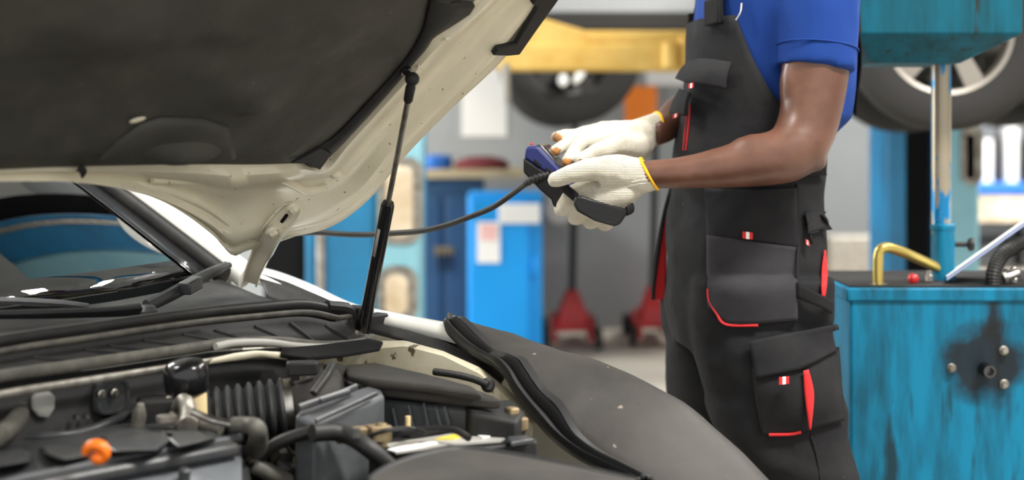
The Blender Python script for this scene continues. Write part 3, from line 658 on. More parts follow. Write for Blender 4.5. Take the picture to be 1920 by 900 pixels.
# sockets, unions, knobs between cover and battery
for x, y, zz in [(262, 772, .79)]:
    bl('wiring_plug', 'alu', car, MB().lathe([(.009, -.03), (.010, -.004), (.007, .006), (.005, .012)], PZ(x, y, zz), (.2, -.3, 1), 10))
bl('ignition_union', 'alu', car, MB().tube([PZ(328, 768, .785), PZ(345, 752, .80), PZ(352, 775, .785), PZ(352, 800, .775)], [.008, .012, .012, .014], 12, n=16).lathe([(.014, 0), (.014, .008)], PZ(312, 790, .78), (0, 0, 1), 12), smooth=50)
mt = PZ(440, 895, .71)
bl('sensor_cap', 'plastic', car, MB().lathe([(.026, -.05), (.024, -.02), (.019, .012), (.014, .016), (.013, .022)], mt, (0, 0, 1), 14), smooth=20)
for x, y, zz, r in [(535, 862, .70, .013), (560, 890, .69, .016), (530, 895, .69, .013), (585, 900, .685, .015), (345, 900, .73, .01)]:
    bl('plug_connector', 'plastic', car, MB().lathe([(r, -.04), (r, -.004), (r*.8, .0), (r*.8, .014), (r*.5, .016)], PZ(x, y, zz), (.1, -.2, 1), 8))
for x, y, zz, sx, sy, sz in [(300, 745, .80, .06, .05, .05), (560, 850, .66, .05, .04, .08), (620, 850, .66, .06, .05, .14), (660, 880, .64, .06, .05, .12), (500, 860, .62, .08, .08, .08), (120, 790, .75, .1, .03, .03)]:
    bl('bracket_block', 'plastic_dk', car, MB().box(PZ(x, y, zz)-V((0, 0, sz/2)), (sx, sy, sz), RZ(.4)), bevel=.004)
bl('breather_pipe', 'hose', car, MB().tube([PZ(380, 798, .772), PZ(400, 802, .772), PZ(414, 806, .77)], [.012, .012, .008], 12))
hose('thin_wire', 'rubber', [PZ(500, 770, .76), PZ(520, 790, .75), PZ(545, 785, .75), PZ(565, 765, .77)], .003)
hose('thin_wire', 'hose', [PZ(535, 830, .73), PZ(548, 850, .71), PZ(570, 845, .71), PZ(590, 830, .73)], .003)
hose('thin_wire', 'rubber', [PZ(690, 818, .76), PZ(730, 806, .77), PZ(770, 803, .76), PZ(800, 812, .755)], .003)
hose('bay_hose', 'rubber', [PZ(500, 745, .74), PZ(530, 790, .72), PZ(540, 840, .70), PZ(520, 880, .67)], .010)
# engine block below the cover
bl('engine_block', 'dark', car, MB().prism([CAR(a, b, .70) for a, b in ((-1.3, .08), (-.55, .08), (-.50, .6), (-1.3, .7))], [CAR(a, b, .42) for a, b in ((-1.3, .08), (-.55, .08), (-.50, .6), (-1.3, .7))]))
# engine cover
ec = [(-260, 880, .76), (-120, 830, .76), (40, 812, .762), (150, 802, .765), (262, 789, .768), (340, 794, .77), (400, 808, .77), (452, 831, .765), (300, 858, .76), (160, 884, .757), (40, 908, .752), (-220, 985, .745)]
cover = bl('engine_cover', 'plastic', car, prism_z(ec, .018), bevel=.006, smooth=40)
lab(cover, 'dark grey plastic engine cover')
ft = [PZ(*q) for q in [(452, 833, .757), (300, 861, .751), (160, 887, .748), (40, 911, .743), (-220, 988, .737)]]
bl('cover_front', 'plastic_lit_front', cover, MB().grid([[p-V((0, 0, .002)) for p in ft], [p+V((.006, -.03, -.022)) for p in ft], [p+V((.02, -.10, -.085)) for p in ft], [p+V((.02, -.10, -.2)) for p in ft]]), smooth=60, solid=.004)
bl('cover_edge', 'plastic_lit', cover, MB().tube([p+V((0, 0, .009)) for p in ft], .006, 8), smooth=60)
def blk(name, loop, z, h, m='plastic'):
    top = [PZ(x, y, z+h) for x, y in loop]; cc = sum(top, V((0, 0, 0)))/len(top)
    bl(name, m, cover, MB().prism([cc+(p-cc)*.86 for p in top], [V((p.x, p.y, z-.002)) for p in [PZ(x, y, z) for x, y in loop]]), bevel=.004, smooth=40)
blk('cover_pad', [(185, 815), (262, 803), (345, 812), (300, 846), (205, 850), (188, 835)], .766, .010)
blk('cover_pad', [(70, 836), (150, 826), (175, 836), (168, 856), (120, 866), (80, 852)], .763, .008)
blk('cover_pad', [(-60, 850), (40, 838), (62, 846), (60, 866), (-20, 880)], .762, .008)
blk('cover_pad', [(290, 806), (372, 806), (410, 822), (330, 842)], .768, .008)
# orange dipstick ring
dc = PZ(177, 852, .785)
bl('dipstick_loop', 'orange', cover, MB().tube([dc+V((.0125*math.cos(q), .004, .0105*math.sin(q))) for q in [PI*1.05-PI*1.35*k/16 for k in range(17)]], [.004+.0035*math.sin(PI*k/16) for k in range(17)], 10).ball(dc+V((.004, .005, -.006)), .010, 14, (1.1, .7, .8)), smooth=60)

# ------------------------------------------------------------------ protective mats
cm_px = [(838, 608), (905, 624), (1000, 655), (1110, 692), (1250, 757), (1330, 822), (1410, 902), (1450, 955), (1475, 1000)]
cst = cr([PA(x, y, .085)+V((0, 0, .009)) for x, y in cm_px], 46)
inn_px = [(842, 612), (880, 660), (935, 692), (968, 736), (1010, 790), (1060, 840), (1130, 886), (1200, 930), (1260, 980)]
inn = cr([PA(x, y, a) for (x, y), a in zip(inn_px, (.035, .0, -.03, -.05, -.06, -.06, -.06, -.05, -.05))], 46)
rows = []
for v, s in ((0, 0), (.2, .012), (.4, .016), (.6, .014), (.8, .008), (1, 0)):
    rows.append([inn[k].lerp(cst[k], v)+V((0, 0, s+.0035*noise.noise(V((k*.35, v*4, 1))))) for k in range(46)])
for da, dz in ((.03, -.006), (.06, -.024), (.09, -.066), (.115, -.14), (.13, -.26), (.132, -.38)):
    rows.append([c+HU*da+V((0, 0, dz+.004*noise.noise(V((k*.3, da*20, 0))))) for k, c in enumerate(cst)])
fm = MB().grid(rows).build('fender_cover', 'mat', None, smooth=70, solid=.004, org=PA(1110, 692, .085))
tag(fm, 'dark grey vinyl protective mat draped over the far fender', 'fender cover')
# black padded magnetic band along its inner edge
bo_px = [(836, 612), (842, 626), (872, 656), (905, 676), (930, 688), (952, 712), (968, 740), (1000, 782), (1040, 826), (1090, 862), (1150, 890), (1200, 915)]
bi_px = [(872, 606), (888, 618), (925, 655), (950, 676), (985, 682), (1002, 702), (1030, 742), (1062, 770), (1090, 822), (1130, 858), (1180, 885), (1225, 908)]
aa = (.03, .025, .01, 0, -.02, -.03, -.04, -.05, -.06, -.06, -.06, -.055)
bo = cr([PA(x, y, a) for (x, y), a in zip(bo_px, aa)], 60); bi = cr([PA(x, y, a+.012) for (x, y), a in zip(bi_px, aa)], 60)
rows = []
for v, h in ((0, 0), (.04, .010), (.15, .013), (.28, .010), (.34, .006), (.40, .012), (.62, .015), (.70, .008), (.76, .012), (.95, .010), (1, .002)):
    rows.append([bo[k].lerp(bi[k], v)+V((-.3*h, -.7*h, h*1.1)) for k in range(60)])
bl('magnet_band', 'mat_edge', fm, MB().grid(rows), smooth=50, solid=.006)
# front mat over the nose of the car
ft_px = [[(690, 905), (720, 878), (790, 850), (860, 838), (950, 850), (1040, 868), (1110, 884), (1190, 905)],
         [(690, 915), (730, 892), (800, 870), (870, 862), (960, 872), (1050, 890), (1120, 902), (1195, 915)],
         [(650, 960), (730, 940), (800, 925), (880, 920), (970, 930), (1060, 940), (1130, 946), (1200, 950)],
         [(600, 1080), (730, 1070), (800, 1060), (880, 1050), (970, 1050), (1060, 1050), (1130, 1050), (1200, 1050)]]
zs = (.748, .756, .752, .70)
rows = [cr([PZ(x, y, z) for x, y in r], 40) for r, z in zip(ft_px, zs)]
rows = [[r[k] for k in range(40)] for r in rows]
rows.insert(0, [p+V((0, .012, -.03)) for p in rows[0]])
rs = []
for k in range(40): rs.append(cr([r[k] for r in rows], 24))
gm = MB().grid(rs).build('nose_cover', 'mat', None, smooth=70, solid=.005, org=rs[20][12])
tag(gm, 'dark grey vinyl mat bulging over the car nose in front of the battery', 'nose cover')
bl('bound_edge', 'mat_edge', gm, MB().tube([r[5] for r in rs], .0055, 8), smooth=60)
# ------------------------------------------------------------------ the mechanic
per = thing('person', 'mechanic in blue polo shirt, black dungarees and white gloves holding a scanner', 'person', (.47, 2.85, 0))
def ring(cx, cy, z, rx, ry, e=2.4, n=36, tx=0):
    out = []
    for k in range(n):
        q = 2*PI*k/n; c, s = math.cos(q), math.sin(q)
        out.append(V((cx+rx*math.copysign(abs(c)**(2/e), c), cy+ry*math.copysign(abs(s)**(2/e), s), z+tx*c*rx)))
    return out
def armtube(mb, pts, rr, n, seg=20):
    mb.tube(pts, rr, seg, n=n)
TY = 2.85
# body: trunk, legs, arms, neck and head fused into one surface
b = MB()
b.loft([ring(.50, TY, z, rx*.84, ry*.92) for z, rx, ry in ((.82, .10, .14), (.95, .125, .16), (1.05, .115, .145), (1.2, .12, .15), (1.35, .13, .17), (1.46, .11, .18), (1.52, .07, .12), (1.56, .055, .06))])
b.tube([P(1455, 540, 2.76), V((.50, 2.76, .5)), V((.545, 2.76, .10))], [.085, .06, .045], 16, n=12)
b.tube([P(1345, 540, 2.95), V((.405, 2.95, .5)), V((.44, 2.95, .10))], [.085, .06, .045], 16, n=12)
near = [P(1515, -20, 2.67), P(1529, 60, 2.65), P(1529, 130, 2.635), P(1523, 190, 2.625), P(1510, 245, 2.615), P(1483, 285, 2.60), P(1430, 300, 2.60), P(1360, 313, 2.605), P(1285, 323, 2.61), P(1220, 327, 2.62), P(1185, 330, 2.63)]
b.tube(near, [.07, .070, .0655, .060, .056, .0545, .0490, .041, .0325, .027, .026], 24, n=60)
b.ball(P(1527, 300, 2.605), .024, 14)                                 # elbow point
b.ball(P(1552, 170, 2.64), .040, 14, (.8, .9, 1.5))                   # triceps
b.ball(P(1490, 165, 2.62), .042, 14, (.7, .8, 1.5))                   # biceps
b.ball(P(1440, 280, 2.595), .040, 14, (1.9, .8, .8))                  # brachioradialis
far = [V((.47, 3.05, 1.44)), V((.50, 3.08, 1.30)), V((.48, 3.05, 1.18)), P(1290, 205, 2.96), P(1245, 240, 2.87), P(1218, 250, 2.85)]
b.tube(far, [.07, .062, .055, .046, .034, .029], 20, n=40)
# head
hc = V((.375, TY, 1.70))
b.tube([V((.44, TY, 1.48)), V((.40, TY, 1.62))], [.062, .056], 16, n=6)
b.ball(hc+V((.012, 0, .03)), .10, 20, (1.0, .78, 1.05)); b.ball(hc+V((-.03, 0, -.035)), .075, 18, (.95, .82, 1.05))
b.ball(hc+V((-.062, 0, -.085)), .034, 14, (.9, 1.1, .8))
b.tube([hc+V((-.088, 0, .022)), hc+V((-.108, 0, -.012)), hc+V((-.092, 0, -.024))], [.010, .0165, .012], 10, n=8)
for s in (-1, 1):
    b.ball(hc+V((-.098, s*.014, -.020)), .010, 10)
    b.ball(hc+V((.012, s*.080, -.005)), .028, 12, (.75, .35, 1.15))
    b.ball(hc+V((-.084, s*.032, .040)), .018, 10, (.6, 1.3, .5))
b.ball(hc+V((-.090, 0, -.052)), .015, 12, (.8, 1.7, .45)); b.ball(hc+V((-.088, 0, -.064)), .015, 12, (.8, 1.5, .5))
body = b.build('body', 'skin', per, smooth=0); fuse(body, .0065, 6)
for s in (-1, 1):
    e = MB().ball(hc+V((-.077, s*.032, .018)), .0125, 12).build('eye', 'eye', per)
    MB().ball(hc+V((-.0855, s*.032, .018)), .006, 10, (.6, 1, 1)).build('iris', 'iris', e)
h = MB(); h.ball(hc+V((.020, 0, .042)), .104, 22, (1.0, .80, 1.0)); hair = h.build('hair', 'hair', per)
for v in hair.data.vertices:
    q = v.co+per.location-hc
    if q.x < -.05 and q.z < .07: v.co.x += .03
    if q.z < -.02: v.co.x += .02; 
# shirt
b = MB()
b.loft([ring(.465+dx, TY, z, rx, ry) for z, rx, ry, dx in ((1.0, .11, .15, -.005), (1.10, .12, .16, .005), (1.17, .138, .175, .027), (1.21, .158, .185, .048), (1.27, .163, .19, .052), (1.35, .160, .20, .056), (1.45, .145, .215, .052), (1.50, .12, .20, .03), (1.545, .075, .10, -.015), (1.56, .066, .074, -.02))])
slv = [V((.53, 2.78, 1.47)), P(1530, -50, 2.68), P(1533, 20, 2.655), P(1532, 90, 2.642), P(1529, 131, 2.637)]
b.tube(slv, [.085, .088, .082, .076, .0735], 26, n=16)
b.tube([V((.53, 2.92, 1.47)), V((.525, 3.03, 1.45)), V((.52, 3.08, 1.35)), V((.50, 3.08, 1.28))], [.085, .085, .076, .072], 24, n=14)
shirt = b.build('shirt', 'shirt', per, smooth=0); fuse(shirt, .007, 5); wrinkle(shirt, .0045, (13, 13, 6))
lab(shirt, 'blue short sleeved polo shirt')
hem = cr(slv, 30); 
hp = hem[-5]; t = (hem[-1]-hem[-5]).normalized(); x = t.orthogonal().normalized(); y = t.cross(x)
MB().tube([hp+(x*math.cos(q)+y*math.sin(q))*.0752 for q in [2*PI*k/40 for k in range(41)]], .0016, 6).build('sleeve_hem', 'shirt', shirt, smooth=60)
sm = [P(1566, -40, 2.60), P(1563, 40, 2.585), P(1560, 104, 2.575)]
# collar
MB().loft([[V((-.02+.45+.078*math.cos(q), TY+.082*math.sin(q), 1.545+.0*q)) for q in [2*PI*k/28 for k in range(28)]], [V((.43-.004+.066*math.cos(q), TY+.068*math.sin(q), 1.59)) for q in [2*PI*k/28 for k in range(28)]], [V((.43+.088*math.cos(q), TY+.092*math.sin(q), 1.548)) for q in [2*PI*k/28 for k in range(28)]]], True, False).build('collar', 'shirt', shirt, smooth=60, solid=.003)
# dungarees: seat and two legs in one surface
b = MB()
b.loft([ring(cx, cy, z, rx, ry, 2.3) for z, cx, cy, rx, ry in ((.76, .455, 2.86, .13, .17), (.84, .462, 2.86, .150, .185), (.92, .468, 2.86, .157, .192), (1.0, .468, TY, .155, .188), (1.06, .468, TY, .148, .182), (1.12, .472, TY, .145, .180), (1.17, .478, TY, .142, .180))])
def leg(px_list, y, ry):
    rings = []
    for (x0, x1, z), q in zip(px_list, ry):
        k = y/F; a, c = (x0-960)*k, (x1-960)*k
        rings.append(ring((a+c)/2, y, z, (c-a)/2, q, 2.2))
    return rings
b.loft(leg([(1292, 1560, .90), (1292, 1562, .82), (1302, 1570, .74), (1322, 1580, .66), (1350, 1588, .60), (1385, 1606, .52), (1410, 1625, .44), (1425, 1640, .34), (1435, 1650, .2), (1440, 1655, .06)], 2.745, (.10, .105, .11, .112, .110, .105, .10, .098, .095, .095)))
b.loft(leg([(1240, 1470, .90), (1243, 1455, .82), (1246, 1440, .74), (1248, 1432, .66), (1254, 1428, .60), (1270, 1432, .52), (1285, 1440, .44), (1290, 1450, .34), (1300, 1460, .2), (1305, 1465, .06)], 2.955, (.10, .105, .108, .106, .104, .10, .098, .096, .094, .094)))
dun = b.build('dungarees', 'denim', per, smooth=0); fuse(dun, .0075, 5)
lab(dun, 'black workwear dungarees with red trim')
me = dun.data; me.update()
ns = [v.normal.copy() for v in me.vertices]
for v, n in zip(me.vertices, ns):                                     # cloth folds
    p = v.co+per.location
    h = .007*noise.noise(V((p.x*6+p.z*6, p.y*6, p.z*8)))+.0035*noise.noise(V((p.x*16, p.y*16, p.z*26)))
    if p.z < .72: h += .004*math.sin(p.z*52+p.x*30+3*noise.noise(p*6))*min(1, (.72-p.z)*6)
    v.co = v.co+n*h
me.update()
# bib shell round the chest front
def arc(z, cx, rx, ry, a0, n=28, off=0):
    out = []
    for k in range(n):
        q = PI-a0+2*a0*k/(n-1); c, s = math.cos(q), math.sin(q)
        out.append(V((cx+(rx+off)*math.copysign(abs(c)**.83, c), TY-(ry+off)*math.copysign(abs(s)**.83, s), z)))
    return out
bz = [(1.10, .476, .152, .187, 2.5), (1.15, .482, .153, .192, 2.2), (1.20, .494, .156, .197, 1.75), (1.26, .508, .160, .202, 1.45), (1.32, .516, .162, .205, 1.22), (1.37, .516, .161, .206, 1.08), (1.402, .516, .158, .206, .98)]
bib = MB().grid([arc(*q) for q in bz]).build('bib', 'denim', dun, smooth=70, solid=.005)
wrinkle(bib, .003, (9, 9, 8), 3)
# straps over both shoulders, laid on the shirt
sbv = bvh_of([shirt])
for s in (-1, 1):
    fy = TY+s*.150
    sp = cr([V((.395, fy, 1.385)), V((.39, fy, 1.43)), V((.41, TY+s*.140, 1.50)), V((.47, TY+s*.125, 1.55)), V((.54, TY+s*.115, 1.53)), V((.63, TY+s*.095, 1.45)), V((.69, TY+s*.06, 1.33)), V((.68, TY+s*.025, 1.22))], 50)
    ctr = []
    for q, p in enumerate(sp):
        h, n, _, _ = sbv.find_nearest(p)
        if n.dot(p-V((.50, TY, p.z-.05))) < 0: n = -n
        ctr.append((h+n*(.006 if q > 4 else .014), n))
    for _ in range(3): ctr = [ctr[0]]+[((ctr[q-1][0]+ctr[q][0]*2+ctr[q+1][0])/4, ctr[q][1]) for q in range(1, len(ctr)-1)]+[ctr[-1]]
    rows = [[], [], []]
    for q, (p, n) in enumerate(ctr):
        t = (ctr[min(q+1, 49)][0]-ctr[max(q-1, 0)][0]).normalized(); e = t.cross(n).normalized()
        rows[0].append(p-e*.021); rows[1].append(p+n*.001); rows[2].append(p+e*.021)
    MB().grid(rows).build('strap', 'denim_blk', dun, smooth=60, solid=.004)
    p, n = ctr[2]; t = (ctr[4][0]-ctr[0][0]).normalized()
    MB().box(p+n*.007, (.05, .046, .010), frame(t, n)).build('strap_buckle', 'denim_blk', dun, bevel=.004)
MB().tube([P(1380, 38, 2.648), P(1389, 22, 2.648), P(1391, 6, 2.65)], .0016, 6, n=10).build('buckle_wire', 'steel', dun)
bv = bvh_of([dun, bib])
# boots
for y, x0 in ((2.745, .555), (2.955, .40)):
    bt = MB().loft([ring(x0+dx, y, z, rx, ry, 2.5) for z, dx, rx, ry in ((.0, -.06, .145, .05), (.025, -.06, .148, .052), (.05, -.055, .14, .05), (.08, -.035, .11, .046), (.12, .0, .07, .045), (.18, .012, .055, .045))]).build('boot', 'black_leather', per, smooth=60)
    MB().loft([ring(x0-.06, y, z, .150, .054, 2.5) for z in (0, .022)]).build('boot_sole', 'rubber', bt, smooth=40)
# pockets, flaps, tags, piping sewn on the near side
def sew(name, m, edges, nu, nv, off, solid, dflt=2.64, label=None):
    o = patch(bv, edges, nu, nv, off, dflt).build(name, m, dun, smooth=70, solid=solid)
    if label: lab(o, label)
    return o
puff = lambda e, h: (lambda u, v: e+h*math.sin(PI*min(1, max(0, u)))*math.sin(PI*(.15+.85*v)))
sew('tool_pocket', 'denim_grey', ([(1328, 440), (1410, 452), (1492, 462)], [(1330, 575), (1362, 606), (1420, 606), (1493, 598)]), 26, 22, puff(.007, .014), .006, label='charcoal tool pocket with red piping')
sew('pocket_flap', 'denim', ([(1324, 352), (1410, 356), (1490, 352)], [(1329, 452), (1400, 452), (1493, 466)]), 22, 14, puff(.007, .006), .006)
pl = [(1326, 540), (1328, 562), (1342, 586), (1360, 607), (1420, 609)]
MB().tube([hit(bv, x, y, 2.64)[0]+V((0, -.010, 0)) for x, y in pl], .0024, 8, n=30).build('red_piping', 'red', dun)
sew('cargo_pocket', 'denim', ([(1410, 690), (1490, 680), (1566, 650)], [(1428, 814), (1500, 806), (1577, 788)]), 24, 20, puff(.007, .016), .006)
sew('cargo_flap', 'denim', ([(1403, 640), (1480, 622), (1560, 606)], [(1417, 708), (1490, 692), (1568, 652)]), 24, 12, lambda u, v: .014+.012*v*math.sin(PI*u), .006)
sew('red_slit', 'red', ([(1498, 690), (1504, 688), (1508, 688)], [(1509, 802), (1511, 804), (1512, 800)]), 5, 16, lambda u, v: .026-.004*v, .003) if False else None
def leaf(name, pts_l, pts_r, off, dflt=2.64):
    n = 18
    L_ = cr([V((x, y, 0)) for x, y in pts_l], n); R_ = cr([V((x, y, 0)) for x, y in pts_r], n)
    rows = []
    for a, c in zip(L_, R_):
        rows.append([hit(bv, a.lerp(c, k/4).x, a.lerp(c, k/4).y, dflt)[0]+V((0, -off-.002*math.sin(PI*k/4), 0)) for k in range(5)])
    return MB().grid(rows).build(name, 'red', dun, smooth=70, solid=.003)
leaf('red_slit', [(1500, 690), (1503, 740), (1512, 798)], [(1509, 688), (1519, 735), (1513, 800)], .030)
leaf('red_slit', [(1543, 470), (1538, 520), (1538, 556)], [(1545, 468), (1549, 515), (1544, 556)], .010)
pl = [(1440, 813), (1480, 812), (1500, 808)]
MB().tube([hit(bv, x, y, 2.64)[0]+V((0, -.010, 0)) for x, y in pl], .003, 8, n=16).build('red_piping', 'red', dun)
sew('back_flap', 'denim', ([(1534, 402), (1548, 396), (1562, 394)], [(1536, 408), (1553, 440), (1566, 462)]), 10, 10, lambda u, v: .008+.010*v, .005)
sew('hammer_loop', 'denim_blk', ([(1491, 533), (1525, 550), (1556, 566)], [(1491, 558), (1522, 572), (1552, 588)]), 16, 5, lambda u, v: .012+.012*math.sin(PI*u), .003)
sm = [hit(bv, x, y, 2.64)[0]+V((0, -.003, 0)) for x, y in [(1494, 345), (1496, 420), (1493, 530), (1491, 600)]]
MB().tube(sm, .0028, 6, n=30).build('side_seam', 'denim', dun, smooth=60)
sm = [hit(bv, x, y, 2.64)[0]+V((0, -.001, 0)) for x, y in [(1520, 815), (1530, 850), (1540, 900)]]
MB().tube(sm, .0025, 6, n=30).build('side_seam', 'denim', dun, smooth=60)
def tagq(x, y, w, h, sk, off=.018, dflt=2.64, p0=None):
    p, n = hit(bv, x, y, dflt) if p0 is None else (p0, None); p = p+V((0, -off, 0)); k = p.y/F
    t = MB()
    for i, c in ((0, 0), (1, 1), (2, 0)):
        t.cur = c
        x0, x1 = (i/3-.5)*w*k, ((i+1)/3-.5)*w*k
        t.slab([p+V((x0, 0, -h/2*k+sk*x0)), p+V((x1, 0, -h/2*k+sk*x1)), p+V((x1, 0, h/2*k+sk*x1)), p+V((x0, 0, h/2*k+sk*x0))], (0, -.002, 0))
    o = t.build('pocket_tag', ['red', 'white_cloth'], dun); return lab(o, 'small red tag with white middle')
tagq(1398, 440, 19, 13, -.1, .022); tagq(1463, 707, 19, 14, .1, .036); tagq(1566, 460, 8, 9, -.6, .012)
tagq(1294, 161, 9, 9, .3, .012, p0=P(1294, 161, 2.675)); tagq(1265, 217, 10, 7, .4, .012, p0=P(1265, 217, 2.735))
MB().lathe([(.0075, 0), (.0075, .003), (.004, .0045)], hit(bv, 1475, 365, 2.64)[0]+V((0, -.004, 0)), (0, -1, 0), 18).build('rivet', 'alu', dun, smooth=60)
# chest pocket flaps and red zip
def flap(tp, bt):
    a = cr([P(*q) for q in tp], 14); c = cr([P(*q) for q in bt], 14)
    MB().grid([[p.lerp(q, v)+V((-.004, -.006, 0))*math.sin(PI*v) for p, q in zip(a, c)] for v in [k/8 for k in range(9)]]).build('chest_flap', 'denim', dun, smooth=70, solid=.006)
flap([(1296, 112, 2.80), (1312, 111, 2.71), (1340, 113, 2.672), (1372, 118, 2.658)], [(1268, 148, 2.80), (1288, 155, 2.69), (1325, 161, 2.655), (1362, 168, 2.642)])
flap([(1276, 168, 2.80), (1282, 170, 2.75), (1294, 174, 2.70)], [(1257, 212, 2.79), (1268, 216, 2.74), (1287, 217, 2.70)])
for d in (0, 5):
    MB().tube([hit(bv, x+d, y, 2.64)[0]+V((-.002, -.006, 0)) for x, y in [(1291, 196), (1287, 235), (1282, 282)]], .0016, 6, n=12).build('red_zip', 'red', dun)
# open pocket lining sticking out in front
loopl = [(1262, 345), (1254, 400), (1250, 470), (1249, 562), (1226, 562), (1226, 535), (1234, 470), (1246, 400)]
ol_ = MB().slab([P(x, y, 2.93) for x, y in loopl], (.004, .05, 0)).build('pocket_lining', 'red', dun, smooth=0, bevel=.004)
lab(ol_, 'red pocket lining hanging open in front')
MB().tube([P(x-1, y, 2.925) for x, y in [(1262, 345), (1247, 398), (1236, 462), (1227, 530), (1225, 562)]], .0042, 8, n=24).build('lining_edge', 'denim', dun)

# ------------------------------------------------------------------ gloves
def chain(mb, pts, rr, n=14, seg=14):
    mb.tube(pts, rr, seg, n=n)
    mb.ball(pts[0], (rr[0] if isinstance(rr, (list, tuple)) else rr), 12); mb.ball(pts[-1], (rr[-1] if isinstance(rr, (list, tuple)) else rr)*1.0, 12)
# near (left) hand closed round the scanner
g = MB()
W = P(1190, 331, 2.632)
mcp = [P(1078, 362, 2.622), P(1102, 380, 2.615), P(1126, 392, 2.618), P(1150, 398, 2.63)]
pip = [P(1052, 392, 2.665), P(1079, 409, 2.668), P(1107, 416, 2.668), P(1135, 420, 2.668)]
dip = [P(1058, 385, 2.705), P(1083, 402, 2.715), P(1108, 408, 2.712), P(1134, 410, 2.705)]
tip = [P(1074, 365, 2.722), P(1096, 384, 2.73), P(1118, 392, 2.726), P(1140, 394, 2.72)]
for k in range(4):
    g.tube([W+V((0, .004*k, -.004*k)), mcp[k]], [.026, .0185], 14, n=8)
    chain(g, [mcp[k], pip[k]], [.0175, .0150]); chain(g, [pip[k], dip[k]], [.0150, .0138]); chain(g, [dip[k], tip[k]], [.0138, .0122])
g.tube([P(1200, 326, 2.632), P(1160, 322, 2.618), P(1118, 325, 2.612)], [.028, .033, .030], 16, n=8)
g.tube([P(1190, 345, 2.632), P(1150, 362, 2.628), P(1110, 366, 2.625)], [.026, .032, .028], 16, n=8)
th = [P(1150, 318, 2.604), P(1106, 317, 2.588), P(1068, 327, 2.584), P(1041, 337, 2.590)]
chain(g, th[:2], [.026, .0215]); chain(g, th[1:3], [.0212, .0172]); chain(g, th[2:], [.0172, .0145])
gl = g.build('glove', 'glove', per, smooth=0); fuse(gl, .003, 6); wrinkle(gl, .0010, (40, 40, 40))
lab(gl, 'white knitted glove gripping the scanner')
def cuff(parent, c0, c1, r0, r1, squash, hem_tilt=0):
    ax = (c1-c0).normalized(); x = ax.orthogonal().normalized()
    x = (V((0, 0, 1))-ax*ax.z).normalized(); y = ax.cross(x); rings = []
    N_ = 120
    for i in range(14):
        t = i/13; c = c0.lerp(c1, t); r = r0+(r1-r0)*t
        rings.append([c+ax*(hem_tilt*t*math.cos(2*PI*k/N_)*r)+(x*math.cos(2*PI*k/N_)+y*squash*math.sin(2*PI*k/N_))*(r*(1+.022*math.cos(2*PI*k/N_*30))) for k in range(N_)])
    o = MB().loft(rings, True, False).build('cuff', 'glove', parent, smooth=80, solid=.002)
    er = [c1+ax*(hem_tilt*math.cos(q)*r1)+(x*math.cos(q)+y*squash*math.sin(q))*(r1*1.02) for q in [2*PI*k/40 for k in range(41)]]
    lab(MB().tube(er, .0032, 8).build('cuff_hem', 'yellow_hem', parent, smooth=80), 'yellow overlocked cuff hem')
cuff(gl, P(1160, 333, 2.632), P(1217, 326, 2.622), .0385, .0292, .86, -.42)
gl.data.materials.append(M['glove_dirt'])
def soil(o, spots):
    for p in o.data.polygons:
        c = p.center+per.location
        for q, r in spots:
            if (c-q).length < r*(1+.5*noise.noise(c*160)): p.material_index = 1
# far (right) hand, palm down, fingers towards the keys
g = MB()
W2 = P(1212, 250, 2.845)
mc = [P(1128, 262, 2.775), P(1122, 252, 2.80), P(1120, 246, 2.825), P(1124, 244, 2.85)]     # index, middle, ring, little
pi_ = [P(1092, 266, 2.725), P(1082, 261, 2.76), P(1082, 253, 2.795), P(1090, 250, 2.83)]
di_ = [P(1074, 286, 2.70), P(1058, 273, 2.735), P(1058, 254, 2.775), P(1068, 258, 2.81)]
ti_ = [P(1062, 303, 2.685), P(1040, 283, 2.71), P(1043, 257, 2.755), P(1056, 264, 2.80)]
for k in range(4):
    g.tube([W2+V((0, (k-1.5)*.008, 0)), mc[k]], [.027, .0185], 14, n=8)
    chain(g, [mc[k], pi_[k]], [.0152, .0132]); chain(g, [pi_[k], di_[k]], [.0132, .0122]); chain(g, [di_[k], ti_[k]], [.0122, .0108])
g.tube([P(1210, 250, 2.845), P(1165, 256, 2.82), P(1125, 256, 2.80)], [.030, .032, .024], 16, n=8)
t2 = [P(1196, 275, 2.80), P(1160, 270, 2.745), P(1118, 284, 2.70), P(1088, 300, 2.675)]
g.tube([P(1205, 262, 2.83), P(1192, 292, 2.80), P(1180, 300, 2.79)], [.03, .024, .015], 14, n=8)
chain(g, t2[:2], [.026, .0205]); chain(g, t2[1:3], [.0195, .0155]); chain(g, t2[2:], [.0155, .0125])
gr = g.build('glove', 'glove', per, smooth=0); fuse(gr, .003, 5); wrinkle(gr, .0010, (40, 40, 40), 5)
lab(gr, 'white knitted glove with soiled fingertips tapping the keys')
cuff(gr, P(1196, 252, 2.84), P(1231, 240, 2.86), .029, .029, .85, .3)
gr.data.materials.append(M['glove_dirt'])
soil(gr, [(ti_[1]+V((.006, -.010, .0)), .011), (ti_[2]+V((0, -.009, -.002)), .012), (ti_[0]+V((0, -.008, -.006)), .012), (t2[3]+V((0, -.008, -.004)), .008)])

